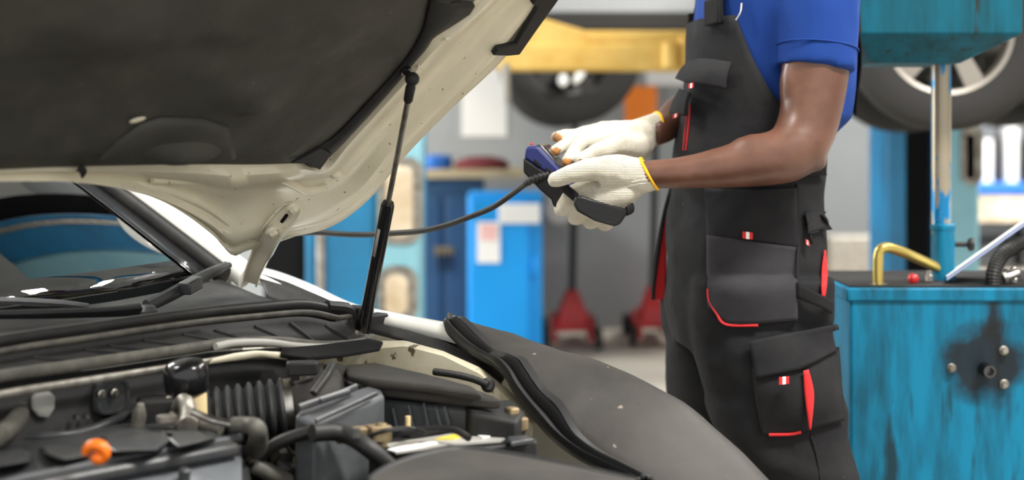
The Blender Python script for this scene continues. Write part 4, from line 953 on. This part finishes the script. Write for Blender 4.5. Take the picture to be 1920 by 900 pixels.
# ------------------------------------------------------------------ the hand-held scanner
SWD = V((.22, .95, .03))                                             # width of the case, away from the near side
sc0 = P(985, 284, 2.655)
scn = thing('diagnostic_scanner', 'blue and black handheld diagnostic scanner held in the gloved hands', 'scanner', sc0)
def sprof(px, w0, w1):
    a = [P(x, y, 2.655) for x, y in px]; return MB().prism([p+SWD*w1 for p in a], [p+SWD*w0 for p in a])
case_px = [(985, 275), (1008, 274), (1046, 314), (1104, 360), (1098, 376), (1060, 361), (1025, 326), (982, 297)]
sprof(case_px, 0, .085).build('case', 'navy', scn, bevel=.005, seg=3)
sprof([(981, 296), (1025, 325), (1060, 360), (1098, 375), (1080, 391), (1048, 392), (1037, 387), (1033, 374), (1013, 357), (981, 323)], -.002, .088).build('lower_shell', 'scanner_black', scn, bevel=.004, seg=3)
sprof([(1002, 272), (1012, 272), (1048, 312), (1092, 348), (1092, 354), (1044, 319), (1006, 279)], .012, .078).build('screen_bezel', 'plastic_gl', scn, bevel=.002)
sprof([(1016, 273), (1036, 294), (1035, 297), (1014, 276)], .018, .072).build('screen', 'plastic_gl', scn)
for x, y in ((1052, 310), (1064, 320), (1076, 330)):
    for w in (.025, .048):
        sprof([(x, y-3), (x+8, y+4), (x+6, y+7), (x-2, y)], w, w+.014).build('key', 'rubber', scn, bevel=.001)
for x, y in ((1003, 297), (1025, 312)):
    sprof([(x, y), (x+13, y+13), (x+9, y+17), (x-2, y+6)], -.003, .002).build('side_grip', 'scanner_black', scn, bevel=.001)
sprof([(1062, 340), (1084, 354), (1078, 364), (1058, 352)], -.004, .002).build('side_panel', 'navy', scn, bevel=.002)
MB().ball(P(997, 270, 2.665), .003, 8).build('red_lamp', 'red', scn)
# hand strap: padded leather over the knuckles
pd = [P(x, y, d) for x, y, d in [(1078, 366, 2.592), (1074, 382, 2.588), (1082, 396, 2.586), (1115, 414, 2.584), (1150, 424, 2.588), (1162, 421, 2.594), (1178, 396, 2.604), (1172, 390, 2.604), (1130, 380, 2.592), (1092, 367, 2.590)]]
hs = MB().slab(pd, (0, -.012, 0)).build('hand_strap', 'black_leather', scn, bevel=.005, seg=3, smooth=50)
lab(hs, 'padded black leather hand strap')
MB().tube([pd[0]+V((.002, -.006, -.004)), P(1058, 352, 2.60), P(1040, 338, 2.62)], .009, 8, n=10, flat=.4).build('strap_web', 'denim_blk', hs, smooth=60)
MB().tube([pd[6]+V((-.004, -.005, 0)), P(1186, 390, 2.62), P(1180, 384, 2.66)], .009, 8, n=10, flat=.4).build('strap_web', 'denim_blk', hs, smooth=60)
# cable
cb = [P(1030, 327, 2.66), P(1005, 334, 2.652), P(985, 345, 2.65), P(960, 364, 2.65), P(925, 388, 2.66), P(880, 407, 2.67), P(835, 423, 2.69), P(790, 433, 2.71), P(740, 437, 2.73), P(690, 440, 2.745), P(640, 439, 2.755), P(590, 436, 2.77), P(510, 440, 2.80), P(440, 448, 2.86), P(395, 452, 2.95), P(350, 470, 3.1)]
cbl = MB().tube(cb, .0056, 12, n=140).build('cable', 'rubber', scn, smooth=60)
rel = cr(cb[:3], 40)
MB().tube(rel, [(.0092 if (k//3) % 2 else .0074)-.00005*k for k in range(40)], 14).build('strain_relief', 'rubber', cbl, smooth=40)
# ------------------------------------------------------------------ oil drainer in front on the right
DY = 2.95; KD = DY/F
def D(px, py, y=DY): return P(px, py, y)
dr = thing('oil_drainer', 'worn teal oil drain tank with pole and drip pan', 'oil drainer', (D(1770, 540).x, DY+.2, 0))
zt = D(1590, 542).z; x0, x1 = D(1587, 542).x, D(1587, 542).x+.52; dep = .36
_o = D(1846, 680)-dr.location; _q = D(1862, 590)-dr.location
stain('teal_drain', 'teal_tank', [((_o.x, _o.y, _o.z), (1, .3, 1), .10, .045), ((_q.x, _q.y, _q.z), (3.2, .3, 1), .09, .07)], (24, 22, 21))
tank = MB().box(((x0+x1)/2+.004, DY+dep/2, (zt+.09)/2+.0), (x1-x0-.008, dep-.006, zt-.09)).build('tank', 'teal_tank', dr, bevel=.008, seg=3)
MB().box(((x0+x1)/2, DY+dep/2, zt-.012), (x1-x0, dep+.006, .028)).build('tank_rim', 'teal_drain', dr, bevel=.004)
MB().box(((x0+x1)/2, DY+dep/2, zt+.002), (x1-x0-.02, dep-.02, .008)).build('tank_top', 'plastic_dk', dr)
for cx in (x0+.07, x1-.07):
    for cy in (DY+.06, DY+dep-.06):
        w_ = MB().lathe([(.045, -.015), (.05, -.01), (.05, .01), (.045, .015)], (cx, cy, .05), (0, 1, 0), 20).build('caster', 'rubber', dr, smooth=40)
        MB().box((cx, cy, .075), (.03, .05, .05)).build('caster_fork', 'steel', dr, bevel=.004)
# outlet, bolts, oil stain
oc = D(1846, 692); 
stn = MB(); 
bp = [oc+V((.058*(1+.35*noise.noise(V((math.cos(q)*1.3, math.sin(q)*1.3, 4))))*math.cos(q)*1.1, .001, .062*(1+.35*noise.noise(V((math.cos(q)*1.3, math.sin(q)*1.3, 9))))*math.sin(q))) for q in [2*PI*k/48 for k in range(48)]]
nip = MB().lathe([(.014, -.004), (.014, .006), (.012, .03), (.0125, .034), (.009, .034), (.009, .02), (.001, .02)], oc, (0, -1, 0), 20).build('outlet_nipple', 'steel_dk', dr, smooth=40)
for x, y in [(1784, 690), (1882, 657), (1883, 720)]:
    bo_ = MB().lathe([(.0095, -.003), (.0095, .002), (.008, .003)], D(x, y), (0, -1, 0), 18).lathe([(.0075, .002), (.0075, .009), (.006, .0105)], D(x, y), (0, -1, 0), 6).build('tank_bolt', 'alu', dr, smooth=30)
# pole
px_ = D(1768, 530, DY+.14).x; py_ = DY+.14
MB().tube([V((px_, py_, zt)), V((px_, py_, D(0, 428, py_).z))], .0255, 24).build('pole_sleeve', 'teal_drain', dr, smooth=60)
MB().lathe([(.026, 0), (.0275, .004), (.0275, .012), (.022, .016)], (px_, py_, D(0, 432, py_).z), (0, 0, 1), 24).build('sleeve_collar', 'teal_drain', dr, smooth=40)
MB().tube([V((px_-.004, py_, D(0, 430, py_).z-.01)), V((px_-.004, py_, D(0, 90, py_).z))], .0215, 24).build('pole', 'pole', dr, smooth=60)
kn = MB().lathe([(.006, 0), (.006, .03), (.014, .032), (.016, .038), (.014, .044)], (px_+.02, py_-.005, D(0, 458, py_).z), (1, -.2, 0), 6).build('lock_knob', 'plastic_dk', dr, smooth=30)
# drip pan: box with a tapered floor
pz0, pz1, pz2 = D(0, 122, py_).z, D(0, 74, py_).z, D(0, -90, py_).z
bxl, bxr = D(1608, 0, py_-.17).x, D(1918, 0, py_-.17).x
def rect(xa, xb, ya, yb, z): return [V((xa, ya, z)), V((xb, ya, z)), V((xb, yb, z)), V((xa, yb, z))]
MB().loft([rect(bxl+.05, bxr-.10, py_-.085, py_+.10, pz0), rect(bxl, bxr, py_-.17, py_+.17, pz1), rect(bxl, bxr, py_-.17, py_+.17, pz2), rect(bxl+.012, bxr-.012, py_-.158, py_+.158, pz2), rect(bxl+.012, bxr-.012, py_-.158, py_+.158, pz1+.01)]).build('drip_pan', 'teal_dark', dr, smooth=0, bevel=.004)
# brass siphon tube, red knob, hose, fittings on top
sy = DY+.05
MB().tube([D(1647, 548, sy), D(1646, 500, sy), D(1648, 474, sy), D(1660, 464, sy), D(1690, 472, sy+.02), D(1725, 487, sy+.05), D(1760, 503, sy+.08)], .0112, 14, n=50).build('siphon_tube', 'brass', dr, smooth=60)
MB().lathe([(.02, 0), (.02, .006), (.014, .008)], (D(1647, 540, sy).x, sy, zt), (0, 0, 1), 20).build('tube_flange', 'steel', dr, smooth=40)
MB().lathe([(.004, -.03), (.004, -.006), (.0095, -.007), (.012, 0), (.0095, .008), (.003, .011)], D(1712, 523, sy+.01), (0, 0, 1), 18).build('red_knob', 'red_paint', dr, smooth=60)
hp = cr([D(1862, 540, sy-.02), D(1864, 510, sy-.02), D(1876, 482, sy-.01), D(1900, 462, sy), D(1935, 450, sy+.02), D(1990, 452, sy+.05), D(2040, 480, sy+.1), D(2060, 530, sy+.1)], 130)
lab(MB().tube(hp, [.0165 if k % 2 else .0148 for k in range(130)], 16).build('suction_hose', 'rubber', dr, smooth=0), 'ribbed black suction hose')
for x, y in [(1742, 518), (1885, 516), (1900, 520)]:
    MB().lathe([(.008, -.01), (.008, .002), (.005, .004), (.005, .012)], D(x, y, sy+.02), (0, 0, 1), 10).build('top_fitting', 'alu', dr, smooth=30)
vv = MB().tube([D(1882, 522, sy-.01), D(1910, 512, sy-.01)], .009, 12).lathe([(.013, -.004), (.013, .004)], D(1885, 521, sy-.01), (1, 0, .3), 6).build('drain_valve', 'steel', dr, smooth=30)
MB().tube([D(1903, 512, sy-.014)+V((.010*math.cos(q), 0, .012*math.sin(q))) for q in [2*PI*k/20 for k in range(21)]], .002, 6).build('valve_ring', 'steel', vv, smooth=60)
# clipboard leaning on the tank top
ca, cb_ = D(1774, 523, sy-.01), D(1925, 416, sy+.0)
ex = (cb_-ca); dv = V((.051, .16, -.0085))
clip = MB().slab([ca, ca+ex*1.5, ca+ex*1.5+dv, ca+dv], (0.002, 0, -.004)).build('clipboard', 'board', None, bevel=.001, org=ca)
tag(clip, 'thin grey blue clipboard leaning against the pole on the drain tank', 'clipboard')
MB().slab([ca+V((-.001, .004, .0012))+ex*.02, ca+ex*1.4+V((-.001, .004, .0012)), ca+ex*1.4+dv*.96+V((-.001, 0, .0012)), ca+dv*.96+V((-.001, 0, .0012))], (-.0006, 0, .001)).build('paper', 'paper', clip)

# ------------------------------------------------------------------ background
def wheel(parent, c, ax, r, name='wheel', rimm='rim'):                            # tyre with grooves, spoked rim
    ax = V(ax).normalized(); w = .205
    rr = lambda f: r*f
    pr = [(rr(.62), -w*.42), (rr(.70), -w*.5), (rr(.90), -w*.52), (rr(.97), -w*.46), (rr(1), -w*.36)]
    for g_ in (-.2, 0, .2): pr += [(rr(1), w*(g_-.04)), (rr(.975), w*(g_-.03)), (rr(.975), w*(g_+.03)), (rr(1), w*(g_+.04))]
    pr += [(rr(1), w*.36), (rr(.97), w*.46), (rr(.90), w*.52), (rr(.70), w*.5), (rr(.62), w*.42)]
    t = MB().lathe(pr, c, ax, 64, caps=False).build(name, 'tyre', parent, smooth=40)
    rim = MB().lathe([(rr(.63), -w*.42), (rr(.64), w*.46), (rr(.60), w*.44), (rr(.58), w*.2), (rr(.60), -w*.3)], c, ax, 48, caps=False)
    x = ax.orthogonal().normalized(); y = ax.cross(x)
    for k in range(5):
        q = 2*PI*k/5; d = x*math.cos(q)+y*math.sin(q); e = ax.cross(d)
        rim.prism([c+ax*w*.40+d*r*.1+e*r*.07, c+ax*w*.40+d*r*.6+e*r*.10, c+ax*w*.40+d*r*.6-e*r*.10, c+ax*w*.40+d*r*.1-e*r*.07], [c+ax*w*.2+d*r*.1+e*r*.07, c+ax*w*.2+d*r*.6+e*r*.10, c+ax*w*.2+d*r*.6-e*r*.10, c+ax*w*.2+d*r*.1-e*r*.07])
    rim.lathe([(r*.16, w*.15), (r*.16, w*.40), (r*.10, w*.45)], c, ax, 20)
    rim.build('rim', rimm, t, smooth=40, solid=0)
    MB().lathe([(r*.44, -w*.1), (r*.44, -w*.05)], c, ax, 32).build('brake_disc', 'under', t, smooth=40)
    return t
def raised_car(label, wc, ax_out, r, length, wbase, width, z_sill, paint, arch=True, rimm='rim'):
    # wc: centre of the visible front wheel, ax_out: its outward axis
    ax = V(ax_out).normalized(); fx = V((0, 0, 1)).cross(ax).normalized()
    if fx.x < 0: fx = -fx                                             # runs to the right from the front wheel
    root = thing('raised_car', label, 'car', V((wc.x, wc.y, z_sill-.2)))
    def Q(l, w, z): return V((wc.x, wc.y, 0))+fx*l-ax*w+V((0, 0, z))
    prof = [(-.72, 0), (-.80, .12), (-.78, .38), (-.60, .52), (.35, .62), (.95, 1.02), (2.2, 1.06), (2.9, .66), (wbase+.75, .62), (wbase+.80, .15), (wbase+.68, 0)]
    def archz(l, z):
        for c in (0, wbase):
            if abs(l-c) < r*1.12 and z < .1: return (r*1.12)**2-(l-c)**2
        return None
    low = []
    for k in range(60):
        l = wbase+.68-(wbase+1.40)*k/59; z = 0
        a = archz(l, 0) if arch else None
        if a: z = max(0, math.sqrt(max(a, 0))-(z_sill-wc.z))
        low.append((l, z))
    loop = prof[1:-1][::1]
    outline = loop+low
    w0, w1 = (-.01 if arch else -.07), width+.01
    MB().prism([Q(l, w0+(.10 if z > .65 else 0), z_sill+z) for l, z in outline], [Q(l, w1-(.10 if z > .65 else 0), z_sill+z) for l, z in outline]).build('body', paint, root, smooth=30)
    MB().slab([Q(-.6, .1, z_sill+.01), Q(wbase+.6, .1, z_sill+.01), Q(wbase+.6, width-.1, z_sill+.01), Q(-.6, width-.1, z_sill+.01)], (0, 0, -.05)).build('underbody', 'under', root)
    MB().slab([Q(*((.4, w0-.02) if arch else (-.72, w0-.02)), z_sill-.02), Q(wbase-.4 if arch else wbase+.7, w0-.02, z_sill-.02), Q(wbase-.4 if arch else wbase+.7, w0+.2, z_sill-.02), Q(*((.4, w0+.2) if arch else (-.72, w0+.2)), z_sill-.02)], (0, 0, .085)).build('sill', 'under', root, bevel=.01)
    MB().prism([Q(.45, .06, z_sill+.66), Q(1.0, .08, z_sill+.98), Q(2.15, .08, z_sill+1.0), Q(2.7, .06, z_sill+.68)], [Q(.45, width-.06, z_sill+.66), Q(1.0, width-.08, z_sill+.98), Q(2.15, width-.08, z_sill+1.0), Q(2.7, width-.06, z_sill+.68)]).build('side_glass', 'plastic_gl', root)
    for l in (0, wbase):
        for w_, s in ((.09, 1), (width-.09, -1)):
            wheel(root, Q(l, w_, wc.z), ax*s, r, rimm=rimm)
    return root
rc1 = raised_car('grey car raised on the lift above the red jack', P(1068, 98, 6.75), (0, -1, 0), .345, 4, 2.6, 1.65, 1.70, 'car_grey', False, 'rim_dark')
for x, y, rx_, rz_, tl in ((1056, 150, .024, .03, 0), (1086, 142, .02, .045, .6)):
    _c = P(x, y, 6.70); MB().loft([[_c+Matrix.Rotation(tl, 3, 'Y')@V((rx_*s_*math.cos(q), dy, rz_*s_*math.sin(q))) for q in [2*PI*k/16 for k in range(16)]] for s_, dy in ((1, .03), (1, -.004), (.8, -.008))]).build('rim_gap_light', 'paper', rc1, smooth=50)  # white discs painting the bright background seen through the dark rim
rc2 = raised_car('grey car raised on a lift behind the drip pan', P(1778, 58, 4.35), (-.17, -1, 0), .305, 4, 2.5, 1.50, 1.66, 'car_grey', True)

def column(label, xl, xr, y, pale_right):
    k = y/F; x0, x1 = (xl-960)*k, (xr-960)*k
    root = thing('lift_column', label, 'car lift', ((x0+x1)/2, y+.15, 0), 'lift columns')
    w = x1-x0
    MB().box(((x0+x1)/2, y+.30, 2.0), (w, .06, 4.0)).build('back_web', 'teal_col', root, bevel=.01)
    return root, x0, x1, k
c1, x0, x1, k = column('blue lift column with cream guide blocks beside the shaded side of the blue cabinet', 570, 790, 5.5, True)
yy = 5.5
xm = (702-960)*k
MB().box(((x0+xm)/2, yy+.15, 2.0), (xm-x0, .26, 4.0)).build('outer_channel', 'teal_col', c1, bevel=.015)
MB().box(((xm+x1)/2, yy+.13, 2.0), (x1-xm-.004, .22, 4.0)).build('front_plate', 'teal_lt', c1, bevel=.02)
MB().box((x0-.09, yy+.2, 2.0), (.17, .2, 4.0)).build('column_shadow', 'dark', c1, bevel=.01)  # dark box painting the shadow inside the column
MB().tube([V(((603-960)*k, yy, .0)), V(((596-960)*k, yy, 4.0))], .018, 8).build('hydraulic_line', 'alu', c1, smooth=60)
def slot(parent, xa, ya, xb, yb, y, kk, m='slot'):
    xa, xb = (xa-960)*kk, (xb-960)*kk; za, zb = ZC-(ya-HY)*kk, ZC-(yb-HY)*kk
    r_ = min(.05, (xb-xa)/2.2)
    def rr(x0, x1, z0, z1, r, yq):
        out = []
        for cx, cz, a0 in ((x1-r, z1-r, 0), (x0+r, z1-r, 90), (x0+r, z0+r, 180), (x1-r, z0+r, 270)):
            for q in range(6):
                a = math.radians(a0+q*18); out.append(V((cx+r*math.cos(a), yq, cz+r*math.sin(a))))
        return out
    f_ = MB().loft([rr(xa-.015, xb+.015, zb-.015, za+.015, r_+.012, y+.012), rr(xa-.012, xb+.012, zb-.012, za+.012, r_+.01, y-.014), rr(xa, xb, zb, za, r_, y-.014), rr(xa, xb, zb, za, r_, y-.004)]).build('slot_frame', 'alu', parent, smooth=40)
    MB().loft([rr(xa+.012, xb-.02, zb+.012, za-.02, r_*.8, y+.0), rr(xa+.016, xb-.03, zb+.016, za-.03, r_*.7, y-.016)]).build('guide_block', m, f_, smooth=40, bevel=.006)
slot(c1, 715, 300, 785, 452, yy+.02, k); slot(c1, 714, 505, 776, 600, yy+.02, k); slot(c1, 716, 640, 776, 735, yy+.02, k)
MB().box(((x0+x1)/2, yy+.2, .01), (w_ if False else (x1-x0)+.16, .5, .02)).build('base_plate', 'teal_col', c1)

c2, x0, x1, k = column('blue lift column with yellow swing arm behind the chipped pole', 1665, 1840, 6.15, True)
yy = 6.15
MB().box(((1682-960)*k, yy+.13, 2.0), ((1700-1665)*k, .26, 4.0)).build('outer_channel', 'teal_col', c2, bevel=.012)
MB().box(((1728-960)*k, yy+.2, 2.0), ((1762-1700)*k, .14, 4.0)).build('column_dark_inside', 'dark', c2)  # dark box standing for the shadowed inside of this column
MB().box(((1806-960)*k, yy+.12, 2.0), ((1840-1772)*k, .22, 4.0)).build('front_plate', 'teal_lt', c2, bevel=.02)
slot(c2, 1808, 240, 1838, 342, yy+.01, k)
MB().box(((1752-960)*k, yy+.2, .01), (.6, .5, .02)).build('base_plate', 'teal_col', c2)
# yellow swing arm reaching to the left under the raised car
ya = 6.2; ka = ya/F
za, zb = ZC-(82-HY)*ka, ZC-(134-HY)*ka
arm = MB().box((((930+1700)/2-960)*ka, ya, (za+zb)/2), ((1700-930)*ka, .12, za-zb)).build('swing_arm', 'yellow', c2, bevel=.012)
z2 = ZC-(58-HY)*ka
MB().box(((1095+1700)/2*ka-960*ka, ya+.02, (za+z2)/2), ((1700-1095)*ka, .10, z2-za)).build('arm_sleeve', 'yellow', c2, bevel=.01)
MB().prism([P(900, 60, ya-.05), P(960, 18, ya-.05), P(1100, 58, ya-.05), P(1100, 84, ya-.05), P(900, 84, ya-.05)][::-1], [P(900, 60, ya+.05), P(960, 18, ya+.05), P(1100, 58, ya+.05), P(1100, 84, ya+.05), P(900, 84, ya+.05)][::-1]).build('arm_gusset', 'yellow', c2, bevel=.008)
MB().tube([P(1256, 80, ya-.08), P(1256, 126, ya-.08)], .035, 16).tube([P(1285, 70, ya-.06), P(1285, 126, ya-.06)], .03, 16).build('arm_pin', 'yellow', c2, smooth=40)
MB().tube([P(948, 120, ya-.1), P(950, 195, ya-.1)], .018, 8).build('arm_stop', 'rim', c2, smooth=60)
# overhead beam joining two columns
ob = thing('overhead_beam', 'blue overhead lift beam spanning between the lift columns', 'beam', (.5, 5.8, 3.95))
MB().box((.5, 5.85, 4.05), (4.4, .12, .12)).build('beam_box', 'teal_col', ob, bevel=.02)

# cabinets
def kx(px, y): return (px-960)*y/F
y = 7.5
cbz = P(0, 362, y).z
blue = thing('tool_cabinet', 'bright blue steel cabinet with red and white label', 'cabinet', (kx(947, y), y+.25, 0))
MB().box((kx(947, y), y+.22, cbz/2), (kx(1017, y)-kx(877, y), .42, cbz)).build('cabinet_body', 'cab_blue', blue, bevel=.01)
dw = kx(992, y)-kx(882, y)
cd_ = MB().box((kx(937, y), y+.0, cbz/2), (dw, .024, cbz-.06)).build('door', 'cab_blue', blue, bevel=.006)
MB().box((kx(1004, y), y-.012, P(0, 500, y).z), (.025, .03, .09)).build('handle', 'cab_blue', cd_, bevel=.006)
MB().box((kx(974, y), y-.015, P(0, 400, y).z), (kx(1010, y)-kx(932, y), .008, .105)).build('name_plate', 'paper', cd_, bevel=.003)
pl_ = MB().box((kx(916, y), y-.015, P(0, 454, y).z), (kx(938, y)-kx(895, y), .006, .215)).build('safety_label', 'paper', cd_)
MB().box((kx(916, y), y-.0185, P(0, 435, y).z), (.085, .004, .085)).build('red_mark', 'label_pink', pl_)
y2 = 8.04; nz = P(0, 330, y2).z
shade_cab = thing('shaded_side_cabinet', 'dark cabinet standing for the shaded left side of the blue cabinet, with wooden top', 'cabinet', (kx(830, y2), y2+.3, 0))  # separate dark cabinet added to paint the blue one's shaded side
MB().box((kx(835, y2), y2+.3, nz/2), (kx(905, y2)-kx(765, y2), .6, nz-.03)).build('cabinet_body', 'cab_shade', shade_cab, bevel=.008)
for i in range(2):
    d_ = MB().box((kx(800+62*i, y2), y2-.006, nz*.45), (kx(858, y2)-kx(800, y2)-.02, .02, nz*.85)).build('door', 'cab_shade', shade_cab, bevel=.006)
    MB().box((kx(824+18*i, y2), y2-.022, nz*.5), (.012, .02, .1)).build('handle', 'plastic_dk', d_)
MB().box((kx(833, y2), y2-.02, P(0, 470, y2).z), (.11, .006, .05)).build('brass_plate', 'brass_dirty', shade_cab)
MB().box((kx(880, y2), y2+.27, nz+.012), (kx(985, y2)-kx(775, y2), .66, .05)).build('wooden_top', 'wood', shade_cab, bevel=.006)
zz = nz+.038
tag(MB().loft([ring(kx(820, y2), y2+.15, zz+h_, r_*1.3, r_) for h_, r_ in ((0, .055), (.012, .06), (.07, .06), (.08, .045))]).build('plastic_tray', 'blue_item', None, smooth=40, org=(kx(820, y2), y2+.15, zz)), 'blue plastic tray standing on the wooden bench top', 'tray')
rgs = MB().loft([ring(kx(902, y2), y2+.1, zz+h_, r_*1.5, r_*.8, 2, 24) for h_, r_ in ((0, .10), (.02, .11), (.05, .09), (.07, .04))]).build('folded_rag', 'maroon', None, smooth=60, org=(kx(902, y2), y2+.1, zz))
wrinkle(rgs, .008, (30, 30, 30)); tag(rgs, 'crumpled maroon rag lying on the wooden bench top', 'rag')
# trolley jacks
def jack(px, y, label, s=1):
    x = kx(px, y)
    r = thing('trolley_jack', label, 'jack', (x, y, 0), 'trolley jacks')
    for sx in (-1, 1):
        MB().prism([V((x+sx*.10*s-.012, y+dy, z)) for dy, z in ((-.15, .04), (.45, .04), (.45, .12), (.0, .2), (-.15, .16))], [V((x+sx*.10*s+.012, y+dy, z)) for dy, z in ((-.15, .04), (.45, .04), (.45, .12), (.0, .2), (-.15, .16))]).build('side_frame', 'red_paint', r, bevel=.006)
        for dy in (-.10, .4):
            MB().lathe([(.055, -.02), (.06, -.014), (.06, .014), (.055, .02)], (x+sx*.145*s, y+dy, .06), (1, 0, 0), 20).build('wheel', 'tyre', r, smooth=40)
    MB().loft([rect(x-.09*s, x+.09*s, y-.12, y+.06, .10), rect(x-.08*s, x+.08*s, y-.12, y+.06, .20), rect(x-.03, x+.03, y-.06, y, .33)]).build('handle_yoke', 'red_paint', r, bevel=.01)
    MB().tube([V((x, y-.02, .16)), V((x, y-.05, .3))], .03, 12).build('handle_socket', 'red_paint', r, smooth=50)
    MB().tube([V((x, y-.045, .3)), V((x+.02, y-.02, 1.25))], .021, 12).build('handle', 'rubber', r, smooth=60)
    MB().tube([V((x, y+.1, .16)), V((x, y+.42, .10))], .04, 12).lathe([(.05, 0), (.05, .02)], (x, y+.42, .13), (0, 0, 1), 16).build('lift_arm', 'red_paint', r, smooth=50)
    return r
jack(1072, 8.0, 'red trolley jack with upright handle beside the blue cabinet')
jack(1222, 8.15, 'red trolley jack half hidden behind the mechanic\'s legs', .8)
# things on the walls
wy = 8.75
def onwall(name, m, xa, ya, xb, yb, label, cat, y=wy, th=.02, rnd=.004):
    a, c = P(xa, ya, y), P(xb, yb, y)
    o = MB().box(((a.x+c.x)/2, y-th/2, (a.z+c.z)/2), (abs(c.x-a.x), th, abs(a.z-c.z))).build(name, m, None, bevel=rnd, org=((a.x+c.x)/2, y, (a.z+c.z)/2))
    return tag(o, label, cat)
onwall('paper_notice', 'paper', 866, 128, 950, 256, 'white paper notice on the grey wall above the bench', 'notice', th=.006, rnd=.001)
onwall('orange_sign', 'orange_sign', 1172, 162, 1230, 235, 'orange sign plate on the grey wall behind the far hand', 'sign')
onwall('wall_panel', 'paper', 1212, 122, 1295, 160, 'white panel on the grey wall above the orange sign', 'panel')
cq = P(1046, 393, wy)
tag(MB().lathe([(.085, 0), (.085, .03), (.07, .045)], cq, (0, -1, 0), 28).build('wall_clock', 'paper', None, smooth=40, org=cq), 'round white dial on the wall right of the blue cabinet', 'dial')
# far bay on the right: a bench with boxes
yb = 12.6
bn = thing('workbench', 'cream fronted workbench with blue top far behind the drainer', 'workbench', (kx(1900, yb), yb+.3, 0))
bx0, bx1 = kx(1800, yb), kx(2100, yb); bz = P(0, 345, yb).z
MB().box(((bx0+bx1)/2, yb+.3, bz-.04), (bx1-bx0, .6, .10)).build('bench_top', 'blue_item', bn, bevel=.008)
MB().box(((bx0+bx1)/2, yb+.02, P(0, 392, yb).z), (bx1-bx0-.02, .03, .22)).build('front_panel', 'slot', bn)
for q in (bx0+.06, bx1-.06, (bx0+bx1)/2):
    for dy in (.05, .55): MB().box((q, yb+dy, (bz-.08)/2), (.06, .06, bz-.08)).build('leg', 'dark', bn)
MB().box(((bx0+bx1)/2, yb+.3, .25), (bx1-bx0-.1, .5, .03)).build('shelf', 'dark', bn)
specs = [(1846, 262, 22, 84, 'paper'), (1872, 240, 16, 104, 'under'), (1894, 235, 22, 108, 'paper'), (1915, 255, 16, 90, 'dark'), (1935, 240, 20, 104, 'rim')]
nm = ['narrow white box standing leftmost on the far workbench', 'dark canister second from the left on the far workbench', 'tall white box in the middle of the far workbench', 'black canister fourth from the left on the far workbench', 'grey canister rightmost on the far workbench']
for (x, t, w_, h_, m), lb_ in zip(specs, nm):
    zt_ = P(0, t, yb).z; hw = w_*yb/F/2; cx = kx(x, yb+.2)
    o = MB()
    if m in ('paper',): o.box((cx, yb+.2, (zt_+bz+.01)/2), (hw*2, .12, zt_-bz-.01))
    else: o.lathe([(hw, .01), (hw, (zt_-bz)*.8), (hw*.5, (zt_-bz)*.9), (hw*.5, zt_-bz)], (cx, yb+.2, bz), (0, 0, 1), 18)
    tag(o.build('white_box' if m == 'paper' else 'canister', m, None, smooth=40, bevel=.004 if m == 'paper' else 0, org=(cx, yb+.2, bz)), lb_, 'box' if m == 'paper' else 'canister', 'containers on the far workbench')
# pallets of clutter low in the far bay
tag(MB().box((kx(1610, 12.0), 12.2, .17), (.5, .4, .34)).build('crate', 'alu', None, bevel=.01, org=(kx(1610, 12.0), 12.2, 0)), 'grey crate on the floor of the far bay behind the mechanic', 'crate')
tag(MB().box((kx(1690, 12.4), 12.6, .14), (.55, .4, .28)).build('crate', 'under', None, bevel=.01, org=(kx(1690, 12.4), 12.6, 0)), 'dark crate on the floor of the far bay beside the lift column', 'crate')
